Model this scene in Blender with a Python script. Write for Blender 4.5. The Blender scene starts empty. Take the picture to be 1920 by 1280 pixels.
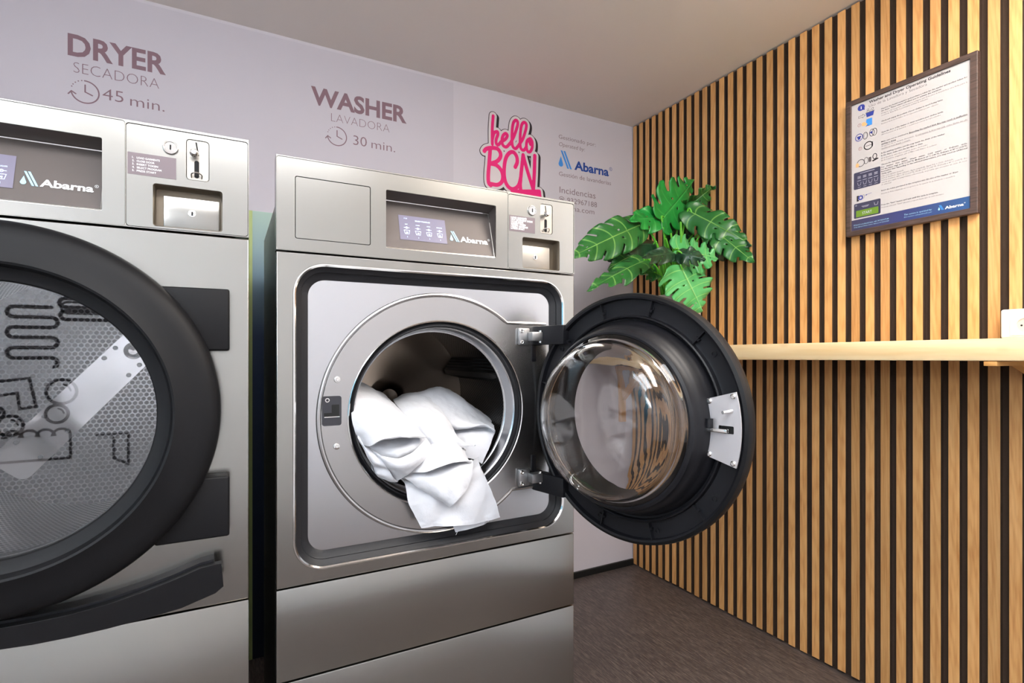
import bpy, bmesh, math, random
from mathutils import Vector, Matrix
from mathutils.geometry import tessellate_polygon
random.seed(4)
PI = math.pi
C = bpy.context.scene.collection
# ------------------------------------------------------------------ camera model
H = 1.126                       # eye height above the floor
FPX = 990.7; TH = math.radians(28.15); HY = 661.3
S_, C_ = math.sin(TH), math.cos(TH)
YW = 1.108                      # front plane of both machines
YB = 2.183                      # back wall
XR = 1.896                      # face of the slats on the right wall
def _ray(x, y):
    u = (x-960)/FPX; v = (HY-y)/FPX
    return (S_+u*C_, C_-u*S_, v)
def at(x, y, Y):                # point on a plane parallel to the back wall
    r = _ray(x, y); k = Y/r[1]
    return (r[0]*k, Y, r[2]*k)
# ------------------------------------------------------------------ mesh helpers (heights are given relative to the eye)
ORIG = {}
class MB:
    def __init__(self, M=None):
        self.v = []; self.f = []; self.uv = {}; self.M = M
    def add(self, vs, fs):
        o = len(self.v)
        for p in vs:
            p = Vector(p)
            if self.M: p = self.M @ p
            self.v.append(p)
        for f in fs: self.f.append([i+o for i in f])
        return o
    def bm(self, b):
        b.verts.index_update()
        self.add([v.co.copy() for v in b.verts], [[v.index for v in f.verts] for f in b.faces]); b.free()
    def box(self, x0, x1, y0, y1, z0, z1, bev=0, seg=2, T=None):
        b = bmesh.new(); bmesh.ops.create_cube(b, size=1)
        for v in b.verts:
            v.co = Vector(((x0+x1)/2+v.co.x*(x1-x0), (y0+y1)/2+v.co.y*(y1-y0), (z0+z1)/2+v.co.z*(z1-z0)))
        if bev: bmesh.ops.bevel(b, geom=b.edges[:], offset=bev, segments=seg, affect='EDGES', profile=.5)
        if T:
            for v in b.verts: v.co = T @ v.co
        self.bm(b); return self
    def prism(self, outer, holes, y0, y1, P=None):
        """polygon with holes in (a,b), extruded from y0 to y1"""
        P = P or (lambda a, b, y: (a, y, b))
        loops = [outer]+list(holes)
        tris = tessellate_polygon([[Vector((p[0], p[1], 0)) for p in l] for l in loops])
        pts = [p for l in loops for p in l]; n = len(pts)
        vs = [P(a, b, y0) for a, b in pts]+[P(a, b, y1) for a, b in pts]
        fs = [list(t) for t in tris]+[[i+n for i in reversed(t)] for t in tris]
        o = 0
        for l in loops:
            m = len(l)
            for i in range(m):
                j = (i+1) % m; fs.append([o+i, o+j, o+j+n, o+i+n])
            o += m
        self.add(vs, fs); return self
    def flat(self, outer, holes, P, e):
        loops = [outer]+list(holes)
        tris = tessellate_polygon([[Vector((p[0], p[1], 0)) for p in l] for l in loops])
        self.add([P(a, b, e) for l in loops for a, b in l], [list(t) for t in tris]); return self
    def loft(self, loops, closed=True, cap0=False, cap1=False):
        n = len(loops[0]); fs = []
        for k in range(len(loops)-1):
            for i in range(n if closed else n-1):
                j = (i+1) % n; fs.append([k*n+i, k*n+j, (k+1)*n+j, (k+1)*n+i])
        if cap0: fs.append(list(range(n))[::-1])
        if cap1: fs.append([(len(loops)-1)*n+i for i in range(n)])
        self.add([p for l in loops for p in l], fs); return self
    def lathe(self, prof, c=(0, 0), seg=96, a0=0, a1=None):
        """profile of (radius, y) about the Y axis through (x, z)=c"""
        full = a1 is None
        N = seg if full else seg+1
        loops = []
        for r, y in prof:
            loops.append([(c[0]+r*math.cos(a0+(2*PI*i/seg if full else (a1-a0)*i/seg)), y,
                           c[1]+r*math.sin(a0+(2*PI*i/seg if full else (a1-a0)*i/seg))) for i in range(N)])
        return self.loft(loops, closed=full)
    def disc(self, x, y, z, r, n=32):
        self.add([(x+r*math.cos(2*PI*i/n), y, z+r*math.sin(2*PI*i/n)) for i in range(n)], [list(range(n))]); return self
    def tube(self, pts, r, seg=10, closed=False, caps=True, sq=None):
        pts = [Vector(p) for p in pts]; n = len(pts); rings = []
        rr = r if isinstance(r, (list, tuple)) else [r]*n
        prev = None
        for i in range(n):
            t = (pts[(i+1) % n]-pts[i-1]) if closed or 0 < i < n-1 else (pts[1]-pts[0] if i == 0 else pts[-1]-pts[-2])
            t.normalize()
            if prev is None:
                a = Vector((0, 0, 1)) if abs(t.z) < .9 else Vector((1, 0, 0))
                u = t.cross(a).normalized()
            else:
                u = (prev-t*prev.dot(t)).normalized()
            prev = u; w = t.cross(u)
            rings.append([pts[i]+u*rr[i]*math.cos(2*PI*k/seg)+w*rr[i]*math.sin(2*PI*k/seg) for k in range(seg)])
        if closed: rings.append(rings[0])
        self.loft(rings, cap0=caps and not closed, cap1=caps and not closed); return self
    def cyl(self, p0, p1, r, seg=20, r1=None):
        return self.tube([p0, p1], [r, r if r1 is None else r1], seg)
    def stroke(self, pts, w, P, e, smooth=True, closed=False):
        """flat painted line of width w with mitred joints and round ends, in the (a,b) plane"""
        if smooth and len(pts) > 2: pts = crm(pts, 7, closed)
        q = [Vector(pts[0][:2])]
        for p in pts[1:]:
            if (Vector(p[:2])-q[-1]).length > w*.02: q.append(Vector(p[:2]))
        loop = (q[0]-q[-1]).length < w*.3 and len(q) > 3
        if loop: q = q[:-1]
        h = w/2; n = len(q)
        if n < 2: return self
        L = []; R = []
        for i in range(n):
            d0 = (q[i]-q[i-1]).normalized() if (i > 0 or loop) else None
            d1 = (q[(i+1) % n]-q[i]).normalized() if (i < n-1 or loop) else None
            d0 = d0 or d1; d1 = d1 or d0
            m = Vector((-d0.y-d1.y, d0.x+d1.x))
            m = m.normalized() if m.length > .2 else Vector((-d0.y, d0.x))
            k = h/max(.5, m.dot(Vector((-d0.y, d0.x))))
            L.append(q[i]+m*k); R.append(q[i]-m*k)
        if loop: L.append(L[0]); R.append(R[0])
        vs = [P(*v, e) for v in L+R]; m_ = len(L)
        self.add(vs, [[i, i+1, m_+i+1, m_+i] for i in range(m_-1)])
        if not loop:
            for c, d in ((q[0], (q[0]-q[1]).normalized()), (q[-1], (q[-1]-q[-2]).normalized())):
                a0 = math.atan2(d.y, d.x)-PI/2
                self.add([P(c.x+h*math.cos(a0+PI*i/8), c.y+h*math.sin(a0+PI*i/8), e) for i in range(9)], [list(range(9))])
        return self
    def field(self, strokes, polys, P, e, cell):
        """outline of many overlapping round strokes and polygons merged into one flat shape"""
        import numpy as np
        A = [(Vector(p), Vector(q), w/2) for pts, w in strokes for p, q in zip(pts[:-1], pts[1:])]
        xs = [p[0] for pts, w in strokes for p in pts]; ys = [p[1] for pts, w in strokes for p in pts]; mw = max(w for _, w in strokes)
        x0, x1, y0, y1 = min(xs)-mw, max(xs)+mw, min(ys)-mw, max(ys)+mw
        nx = int((x1-x0)/cell)+2; ny = int((y1-y0)/cell)+2
        X, Y = np.meshgrid(x0+np.arange(nx)*cell, y0+np.arange(ny)*cell)
        D = np.full(X.shape, 1.0)
        for p, q, h in A:
            dx, dy = q.x-p.x, q.y-p.y; l = dx*dx+dy*dy
            t = np.clip(((X-p.x)*dx+(Y-p.y)*dy)/max(l, 1e-12), 0, 1)
            D = np.minimum(D, np.sqrt((X-p.x-t*dx)**2+(Y-p.y-t*dy)**2)-h)
        for po in polys:
            ins = np.zeros(X.shape, bool); n = len(po)
            for i in range(n):
                (ax, ay), (bx, by) = po[i], po[(i+1) % n]
                if ay == by: continue
                ins ^= ((Y < ay) != (Y < by)) & (X < (bx-ax)*(Y-ay)/(by-ay)+ax)
            D = np.where(ins, np.minimum(D, -cell), D)
        for j in range(ny-1):
            i = 0
            while i < nx-1:
                c = (D[j, i], D[j, i+1], D[j+1, i+1], D[j+1, i]); cnt = sum(v < 0 for v in c)
                if cnt == 0: i += 1; continue
                if cnt == 4:
                    k = i
                    while k+1 < nx-1 and D[j, k+2] < 0 and D[j+1, k+2] < 0: k += 1
                    self.add([P(X[j, i], Y[j, i], e), P(X[j, k+1], Y[j, k+1], e), P(X[j, k+1], Y[j+1, i], e), P(X[j, i], Y[j+1, i], e)], [[0, 1, 2, 3]])
                    i = k+1; continue
                cr = ((X[j, i], Y[j, i]), (X[j, i+1], Y[j, i]), (X[j, i+1], Y[j+1, i]), (X[j, i], Y[j+1, i])); o = []
                for k in range(4):
                    a_, b_ = c[k], c[(k+1) % 4]
                    if a_ < 0: o.append(cr[k])
                    if (a_ < 0) != (b_ < 0):
                        t = a_/(a_-b_); o.append((cr[k][0]+(cr[(k+1) % 4][0]-cr[k][0])*t, cr[k][1]+(cr[(k+1) % 4][1]-cr[k][1])*t))
                if len(o) > 2: self.add([P(x, y, e) for x, y in o], [list(range(len(o)))])
                i += 1
        return self
    def text(self, s, a, b, P, e, h=None, w=None, bold=0.0, align='L', italic=0.0, res=3, ital=0):
        """lettering with cap height h and, when given, total width w; (a,b) is the start of the base line"""
        key = (s, bold, res)
        if key not in TXT:
            cu = bpy.data.curves.new('t', 'FONT'); cu.body = s; cu.offset = bold; cu.resolution_u = res
            if FONT: cu.font = FONT
            o = bpy.data.objects.new('t', cu); C.objects.link(o)
            dg = bpy.context.evaluated_depsgraph_get(); dg.update()
            me = bpy.data.meshes.new_from_object(o.evaluated_get(dg))
            TXT[key] = ([tuple(v.co[:2]) for v in me.vertices], [list(p.vertices) for p in me.polygons])
            bpy.data.objects.remove(o); bpy.data.meshes.remove(me)
        vs, fs = TXT[key]
        if not vs: return self
        x0 = min(v[0] for v in vs); x1 = max(v[0] for v in vs)
        sy = h/CAP[0] if h else w/(x1-x0)
        sx = w/(x1-x0) if w else sy
        off = {'L': -x0*sx, 'C': -(x0+x1)/2*sx, 'R': -x1*sx}[align]
        self.add([P(a+off+x*sx+ital*y*sy, b+y*sy, e) for x, y in vs], fs); return self
    def build(self, name, mat, parent=None, smooth=35, bevel=0, uv=None, solid=None, weld=False):
        pts = [p+Vector((0, 0, H)) for p in self.v]
        lo = Vector([min(p[i] for p in pts) for i in range(3)]); hi = Vector([max(p[i] for p in pts) for i in range(3)])
        org = (lo+hi)/2
        if parent is None: org.z = lo.z
        me = bpy.data.meshes.new(name)
        me.from_pydata([p-org for p in pts], [], self.f)
        if uv:
            l = me.uv_layers.new(name='UVMap')
            for lp in me.loops: l.data[lp.index].uv = uv[lp.vertex_index]
        me.validate()
        if not uv:
            b = bmesh.new(); b.from_mesh(me); bmesh.ops.remove_doubles(b, verts=b.verts[:], dist=1e-6) if weld else None
            bmesh.ops.recalc_face_normals(b, faces=b.faces[:]); b.to_mesh(me); b.free()
        me.materials.append(mat)
        if smooth:
            for p in me.polygons: p.use_smooth = True
            try: me.set_sharp_from_angle(angle=math.radians(smooth))
            except Exception: pass
        o = bpy.data.objects.new(name, me); C.objects.link(o)
        ORIG[o.name] = org
        if parent:
            o.parent = parent; o.location = org-ORIG[parent.name]
        else: o.location = org
        if bevel:
            m = o.modifiers.new('edge', 'BEVEL'); m.width = bevel; m.segments = 2; m.limit_method = 'ANGLE'; m.angle_limit = math.radians(50)
        if solid:
            m = o.modifiers.new('thick', 'SOLIDIFY'); m.thickness = solid; m.offset = 0
        return o
TXT = {}; CAP = [0.7]; FONT = None
def crm(pts, n=8, closed=False):
    """Catmull-Rom through points of any dimension"""
    P = [tuple(p) for p in pts]; m = len(P); out = []
    rng = range(m if closed else m-1)
    for i in rng:
        p0 = P[(i-1) % m] if closed or i > 0 else P[i]; p1 = P[i]; p2 = P[(i+1) % m]
        p3 = P[(i+2) % m] if closed or i+2 < m else P[i+1]
        for k in range(n):
            t = k/n
            out.append(tuple(.5*(2*b+(c-a)*t+(2*a-5*b+4*c-d)*t*t+(-a+3*b-3*c+d)*t**3) for a, b, c, d in zip(p0, p1, p2, p3)))
    if not closed: out.append(P[-1])
    return out
def rrect(x0, x1, z0, z1, r, n=8):
    o = []
    for cx, cz, a in ((x1-r, z1-r, 0), (x0+r, z1-r, 90), (x0+r, z0+r, 180), (x1-r, z0+r, 270)):
        for i in range(n+1):
            t = math.radians(a+90*i/n); o.append((cx+r*math.cos(t), cz+r*math.sin(t)))
    return o
def rect(x0, x1, z0, z1): return [(x1, z1), (x0, z1), (x0, z0), (x1, z0)]
def circ(cx, cz, r, n=96): return [(cx+r*math.cos(2*PI*i/n), cz+r*math.sin(2*PI*i/n)) for i in range(n)]
def y3(loop, y): return [(a, y, b) for a, b in loop]
def thing(name, label, cat, loc, group=None):
    o = bpy.data.objects.new(name, None); C.objects.link(o)
    o.empty_display_size = .05
    o.location = Vector(loc)+Vector((0, 0, H)); ORIG[o.name] = o.location.copy()
    o['label'] = label; o['category'] = cat
    if group: o['group'] = group
    return o
def tag(o, label, cat, group=None):
    o['label'] = label; o['category'] = cat
    if group: o['group'] = group
    return o
def struct(o): o['kind'] = 'structure'; return o
# ------------------------------------------------------------------ materials
def srgb(c):
    return tuple((x/255/12.92 if x/255 <= .04045 else ((x/255+.055)/1.055)**2.4) for x in c)+(1,)
def mat(name, col, rough=.5, metal=0, **k):
    m = bpy.data.materials.new(name); m.use_nodes = True
    b = m.node_tree.nodes['Principled BSDF']
    b.inputs['Base Color'].default_value = srgb(col); b.inputs['Roughness'].default_value = rough; b.inputs['Metallic'].default_value = metal
    for a, v in k.items():
        b.inputs[a.replace('_', ' ')].default_value = v
    return m
def nd(m, t, **k):
    n = m.node_tree.nodes.new(t)
    for a, v in k.items(): setattr(n, a, v)
    return n
def lk(m, a, b): m.node_tree.links.new(a, b)
def bsdf(m): return m.node_tree.nodes['Principled BSDF']
def coords(m, scale=(1, 1, 1), kind='Object'):
    t = nd(m, 'ShaderNodeTexCoord'); mp = nd(m, 'ShaderNodeMapping'); mp.inputs['Scale'].default_value = scale
    lk(m, t.outputs[kind], mp.inputs['Vector']); return mp.outputs['Vector']
def noise(m, vec, scale, detail=3, rough=.5):
    n = nd(m, 'ShaderNodeTexNoise'); n.inputs['Scale'].default_value = scale; n.inputs['Detail'].default_value = detail; n.inputs['Roughness'].default_value = rough
    lk(m, vec, n.inputs['Vector']); return n.outputs['Fac']
def ramp(m, fac, stops):
    r = nd(m, 'ShaderNodeValToRGB'); e = r.color_ramp.elements
    while len(e) < len(stops): e.new(.5)
    for i, (p, c) in enumerate(stops): e[i].position = p; e[i].color = srgb(c) if len(c) == 3 else c
    lk(m, fac, r.inputs['Fac']); return r.outputs['Color']
def mrange(m, fac, a, b, c=0, d=1):
    r = nd(m, 'ShaderNodeMapRange'); r.inputs['From Min'].default_value = c; r.inputs['From Max'].default_value = d
    r.inputs['To Min'].default_value = a; r.inputs['To Max'].default_value = b; lk(m, fac, r.inputs['Value']); return r.outputs['Result']
def bump(m, fac, strength, dist=.001):
    b = nd(m, 'ShaderNodeBump'); b.inputs['Strength'].default_value = strength; b.inputs['Distance'].default_value = dist
    lk(m, fac, b.inputs['Height']); lk(m, b.outputs['Normal'], bsdf(m).inputs['Normal'])
M = {}
def steel(name, col, rough, sc=(1, 1, 60), amp=.08, bs=.04):
    m = mat(name, col, rough, 1)
    v = coords(m, sc); n = noise(m, v, 14, 4, .6)
    lk(m, mrange(m, n, rough-amp, rough+amp), bsdf(m).inputs['Roughness']); 
    if bs > .05: bump(m, n, bs, .0006)
    return m
M['steel'] = steel('brushed_steel', (158, 156, 151), .24, (20, 20, 3), .02, .0)
M['steel_tub'] = steel('satin_steel', (190, 190, 192), .26, (2, 1, 20), .03, .0)
M['steel_ring'] = steel('turned_steel', (178, 176, 175), .26, (6, 1, 6), .02, .0)
M['chrome'] = mat('polished_metal', (225, 223, 220), .12, 1)
M['castmetal'] = mat('cast_metal', (165, 165, 166), .42, 1)
M['dullsteel'] = steel('dull_steel', (165, 160, 152), .42, (20, 20, 20), .08, .06)
M['black'] = mat('black_plastic', (20, 20, 24), .46, Specular_IOR_Level=.3)
M['blackdoor'] = mat('charcoal_plastic', (17, 17, 19), .5, Specular_IOR_Level=.2)
M['rubber'] = mat('black_rubber', (24, 24, 27), .5, Specular_IOR_Level=.35)
v = coords(M['rubber'], (1, 1, 1)); bump(M['rubber'], noise(M['rubber'], v, 300, 2), .3, .0006)
M['lockblack'] = mat('lock_plastic', (40, 40, 46), .4)
M['dark'] = mat('dark_cavity', (12, 12, 13), .7)
M['slotblack'] = mat('slot_black', (6, 6, 6), .8)
M['bezel'] = mat('brown_anodised', (88, 80, 77), .5, .25)
M['recess'] = mat('recess_steel', (128, 118, 104), .38, .8)
M['label'] = mat('label_plate', (112, 100, 104), .35, .3)
M['paintwhite'] = mat('white_print', (240, 240, 240), .5)
M['ceiling'] = mat('ceiling_paint', (230, 222, 217), .8)
v = coords(M['ceiling']); bump(M['ceiling'], noise(M['ceiling'], v, 220, 3), .12, .001)
M['wall'] = mat('lavender_vinyl', (193, 189, 198), .55)
M['wall2'] = mat('pale_lavender_vinyl', (201, 197, 205), .5)
M['wallwarm'] = mat('side_wall_paint', (228, 229, 234), .7)
M['mauve'] = mat('mauve_print', (128, 100, 110), .55)
M['greyprint'] = mat('grey_print', (128, 110, 116), .55)
M['pink'] = mat('pink_print', (232, 8, 118), .45)
M['logowhite'] = mat('logo_white', (214, 206, 209), .5)
M['logoblack'] = mat('logo_black', (24, 14, 24), .5)
M['blue'] = mat('royal_blue_print', (10, 66, 150), .5)
M['skyblue'] = mat('sky_blue_print', (60, 140, 220), .5)
M['lightblue'] = mat('light_blue_print', (165, 215, 240), .5)
M['teal'] = mat('teal_panel_painted_shade', (140, 176, 176), .4)
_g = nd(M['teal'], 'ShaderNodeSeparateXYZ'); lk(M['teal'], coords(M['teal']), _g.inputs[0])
lk(M['teal'], ramp(M['teal'], mrange(M['teal'], _g.outputs['Z'], 0, 1, 0, 1.65), [(0, (14, 24, 44)), (.72, (28, 52, 90)), (.86, (110, 142, 160)), (1, (156, 184, 172))]), bsdf(M['teal']).inputs['Base Color'])  # teal darkening to navy downward: the gap's shadow is painted into the colour
M['pale_green'] = mat('pale_green_edge', (170, 186, 120), .5)
M['base'] = mat('black_baseboard', (20, 22, 22), .4)
M['white_plastic'] = mat('white_plastic', (238, 234, 232), .35)
M['pot'] = mat('stone_pot', (196, 186, 168), .75)
v = coords(M['pot'], (1, 1, 60)); n_ = noise(M['pot'], v, 9, 3)
lk(M['pot'], ramp(M['pot'], n_, [(.3, (170, 158, 140)), (.7, (212, 202, 186))]), bsdf(M['pot']).inputs['Base Color']); bump(M['pot'], n_, .4, .002)
M['soil'] = mat('soil', (52, 40, 30), .9)
M['paper'] = mat('poster_paper', (190, 186, 186), .35)
M['navy'] = mat('navy_print', (52, 58, 104), .4)
v = coords(M['navy'], (1, 1, 1))
_sx = nd(M['navy'], 'ShaderNodeSeparateXYZ'); lk(M['navy'], v, _sx.inputs[0])
lk(M['navy'], ramp(M['navy'], mrange(M['navy'], _sx.outputs['Y'], 1, 0, -.17, .17), [(0, (66, 62, 86)), (.5, (56, 62, 112)), (1, (46, 84, 134))]), bsdf(M['navy']).inputs['Base Color'])
M['ink'] = mat('black_ink', (34, 30, 34), .5)
M['greyink'] = mat('grey_ink', (92, 84, 86), .5)
M['inkblue'] = mat('indigo_ink', (52, 64, 150), .5)
M['inkred'] = mat('red_ink', (150, 60, 50), .5)
M['skin_ink'] = mat('peach_ink', (226, 176, 120), .5)
M['screenprint'] = mat('screen_print', (62, 62, 84), .4)
M['green_ink'] = mat('green_ink', (104, 138, 44), .4)
M['paleprint'] = mat('pale_print', (200, 200, 214), .5)
# frame wood
m = M['framewood'] = mat('frame_wood', (92, 74, 66), .45)
n_ = noise(m, coords(m, (40, 3, 40)), 6, 4); lk(m, ramp(m, n_, [(.3, (58, 46, 42)), (.7, (92, 74, 67))]), bsdf(m).inputs['Base Color'])
# screen
m = M['screen'] = mat('lcd_screen', (104, 100, 116), .22)
bsdf(m).inputs['Emission Color'].default_value = srgb((118, 114, 136)); bsdf(m).inputs['Emission Strength'].default_value = .35
m = M['screenglyph'] = mat('lcd_glyphs', (190, 210, 250), .3)
bsdf(m).inputs['Emission Color'].default_value = srgb((170, 195, 245)); bsdf(m).inputs['Emission Strength'].default_value = .8
# slat wood : grain runs along Z, tone changes from slat to slat
m = M['slat'] = mat('oak_slats', (200, 150, 95), .5)
g = nd(m, 'ShaderNodeNewGeometry'); tc = nd(m, 'ShaderNodeTexCoord'); cmb = nd(m, 'ShaderNodeCombineXYZ')
lk(m, mrange(m, g.outputs['Random Per Island'], 0, 37), cmb.inputs['Z'])
va = nd(m, 'ShaderNodeVectorMath'); va.operation = 'ADD'; lk(m, tc.outputs['Object'], va.inputs[0]); lk(m, cmb.outputs[0], va.inputs[1])
mp = nd(m, 'ShaderNodeMapping'); mp.inputs['Scale'].default_value = (30, 30, 1.6); lk(m, va.outputs[0], mp.inputs['Vector'])
n1 = noise(m, mp.outputs[0], 3.2, 5, .6)
mp2 = nd(m, 'ShaderNodeMapping'); mp2.inputs['Scale'].default_value = (1, 14, .9); lk(m, va.outputs[0], mp2.inputs['Vector'])
wv = nd(m, 'ShaderNodeTexWave'); wv.wave_type = 'RINGS'; wv.inputs['Scale'].default_value = 3.5; wv.inputs['Distortion'].default_value = 7; wv.inputs['Detail'].default_value = 3; wv.inputs['Detail Scale'].default_value = 1.3
lk(m, mp2.outputs[0], wv.inputs['Vector'])
ca = ramp(m, n1, [(.25, (182, 124, 68)), (.5, (212, 160, 100)), (.8, (226, 180, 122))])
cb = ramp(m, wv.outputs['Fac'], [(0, (186, 124, 66)), (.5, (218, 162, 98)), (1, (228, 176, 114))])
mx = nd(m, 'ShaderNodeMixRGB'); mx.inputs['Fac'].default_value = .22; lk(m, ca, mx.inputs['Color1']); lk(m, cb, mx.inputs['Color2'])
hs = nd(m, 'ShaderNodeHueSaturation'); lk(m, mx.outputs[0], hs.inputs['Color'])
lk(m, mrange(m, g.outputs['Random Per Island'], .84, 1.12), hs.inputs['Value']); lk(m, hs.outputs[0], bsdf(m).inputs['Base Color']); bump(m, n1, .15, .0006)
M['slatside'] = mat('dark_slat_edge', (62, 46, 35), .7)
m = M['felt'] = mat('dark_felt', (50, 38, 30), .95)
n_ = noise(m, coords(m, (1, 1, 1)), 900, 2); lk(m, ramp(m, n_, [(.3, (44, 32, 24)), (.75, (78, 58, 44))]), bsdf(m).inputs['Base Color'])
# pine shelf
m = M['pine'] = mat('pine_board', (238, 210, 160), .45)
v = coords(m, (9, .7, 9)); n_ = noise(m, v, 4, 4)
c1 = ramp(m, n_, [(.3, (228, 194, 140)), (.7, (244, 220, 176))])
vo = nd(m, 'ShaderNodeTexVoronoi'); vo.inputs['Scale'].default_value = 5.5; lk(m, coords(m, (1, 1, 1.6)), vo.inputs['Vector'])
kn = ramp(m, vo.outputs['Distance'], [(0, (1, 1, 1, 1)), (.07, (.8, .8, .8, 1)), (.15, (0, 0, 0, 1))])
mx = nd(m, 'ShaderNodeMixRGB'); lk(m, mrange(m, kn, 0, .55), mx.inputs['Fac']); lk(m, c1, mx.inputs['Color1']); mx.inputs['Color2'].default_value = srgb((206, 150, 96))
lk(m, mx.outputs[0], bsdf(m).inputs['Base Color'])
# floor : dark streaked vinyl
m = M['floor'] = mat('streaked_vinyl', (60, 54, 52), .42)
v = coords(m, (60, 5, 1)); n_ = noise(m, v, 5, 5, .65); n2 = noise(m, coords(m, (220, 26, 1)), 3, 2, .6)
c1 = ramp(m, n_, [(.3, (44, 39, 38)), (.5, (80, 71, 68)), (.72, (124, 111, 104))])
c2 = ramp(m, n2, [(.62, (0, 0, 0, 1)), (.74, (1, 1, 1, 1))])
mx = nd(m, 'ShaderNodeMixRGB'); lk(m, mrange(m, c2, 0, .55), mx.inputs['Fac']); lk(m, c1, mx.inputs['Color1']); mx.inputs['Color2'].default_value = srgb((150, 136, 122)); lk(m, mx.outputs[0], bsdf(m).inputs['Base Color'])
bump(m, n_, .25, .0008)
# towel
m = M['towel'] = mat('white_cotton', (204, 205, 210), .9)
bsdf(m).inputs['Sheen Weight'].default_value = .3
v = coords(m); n_ = noise(m, v, 60, 4, .6); bump(m, n_, .35, .004)
# perforated drum : hexagonal rows of holes
def perforated(name, col, pitch, axes, rough=.3, holecol=(10, 10, 11), hr=.33):
    m = mat(name, col, rough, 1)
    t = nd(m, 'ShaderNodeUVMap') if axes == 'UV' else nd(m, 'ShaderNodeTexCoord')
    out = t.outputs['UV'] if axes == 'UV' else t.outputs['Object']
    sp = nd(m, 'ShaderNodeSeparateXYZ'); lk(m, out, sp.inputs[0])
    a, b = (sp.outputs['X'], sp.outputs['Y']) if axes == 'UV' else (sp.outputs['X'], sp.outputs['Z'])
    def mth(op, *ins):
        n = nd(m, 'ShaderNodeMath'); n.operation = op
        for i, s in enumerate(ins):
            if isinstance(s, (int, float)): n.inputs[i].default_value = s
            else: lk(m, s, n.inputs[i])
        return n.outputs[0]
    def cell(dx, dy):
        u = mth('SUBTRACT', mth('FRACT', mth('ADD', mth('DIVIDE', a, pitch), dx+100)), .5)
        w = mth('MULTIPLY', mth('SUBTRACT', mth('FRACT', mth('ADD', mth('DIVIDE', b, pitch*1.732), dy+100)), .5), 1.732)
        return mth('SQRT', mth('ADD', mth('MULTIPLY', u, u), mth('MULTIPLY', w, w)))
    d = mth('MINIMUM', cell(0, 0), cell(.5, .5))
    hole = mth('LESS_THAN', d, hr)
    b_ = bsdf(m)
    mx = nd(m, 'ShaderNodeMixRGB'); lk(m, hole, mx.inputs['Fac']); mx.inputs['Color1'].default_value = srgb(col); mx.inputs['Color2'].default_value = srgb(holecol)
    lk(m, mx.outputs[0], b_.inputs['Base Color']); lk(m, mth('SUBTRACT', 1, hole), b_.inputs['Metallic'])
    lk(m, mrange(m, hole, rough, .8), b_.inputs['Roughness'])
    return m
M['drum_wall'] = perforated('perforated_steel', (140, 138, 138), .0105, 'UV', .28)
M['drum_back'] = perforated('perforated_back', (172, 171, 172), .0125, 'OBJ', .26, (70, 70, 72), .40)
M['wdrum_wall'] = perforated('washer_drum_steel', (105, 102, 100), .0085, 'UV', .3, (8, 8, 8), .26)
M['mirror_steel'] = mat('mirror_steel', (226, 222, 222), .1, 1)
m = M['spunsteel'] = mat('spun_steel', (150, 136, 122), .28, 1)
bsdf(m).inputs['Anisotropic'].default_value = .7
tn = nd(m, 'ShaderNodeTangent'); tn.direction_type = 'RADIAL'; tn.axis = 'Y'; lk(m, tn.outputs[0], bsdf(m).inputs['Tangent'])
# glass
def thin_glass(name, tint, refl=1.0):
    m = bpy.data.materials.new(name); m.use_nodes = True; nt = m.node_tree; nt.nodes.clear()
    o = nt.nodes.new('ShaderNodeOutputMaterial'); mx = nt.nodes.new('ShaderNodeMixShader')
    tr = nt.nodes.new('ShaderNodeBsdfTransparent'); tr.inputs['Color'].default_value = tint
    gl = nt.nodes.new('ShaderNodeBsdfGlossy'); gl.inputs['Roughness'].default_value = .01
    lw = nt.nodes.new('ShaderNodeLayerWeight'); lw.inputs[0].default_value = .5
    pw = nt.nodes.new('ShaderNodeMath'); pw.operation = 'POWER'; pw.inputs[1].default_value = 5; nt.links.new(lw.outputs['Facing'], pw.inputs[0])
    ml = nt.nodes.new('ShaderNodeMath'); ml.operation = 'MULTIPLY_ADD'; ml.inputs[1].default_value = .9; ml.inputs[2].default_value = .045*refl; nt.links.new(pw.outputs[0], ml.inputs[0])
    nt.links.new(ml.outputs[0], mx.inputs[0]); nt.links.new(tr.outputs[0], mx.inputs[1]); nt.links.new(gl.outputs[0], mx.inputs[2]); nt.links.new(mx.outputs[0], o.inputs[0])
    return m
M['pane'] = thin_glass('door_pane', (.93, .935, .94, 1), 1.8)
m = M['bowl'] = mat('bowl_glass', (250, 250, 250), 0.0); bsdf(m).inputs['Transmission Weight'].default_value = 1; bsdf(m).inputs['IOR'].default_value = 1.47
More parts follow.
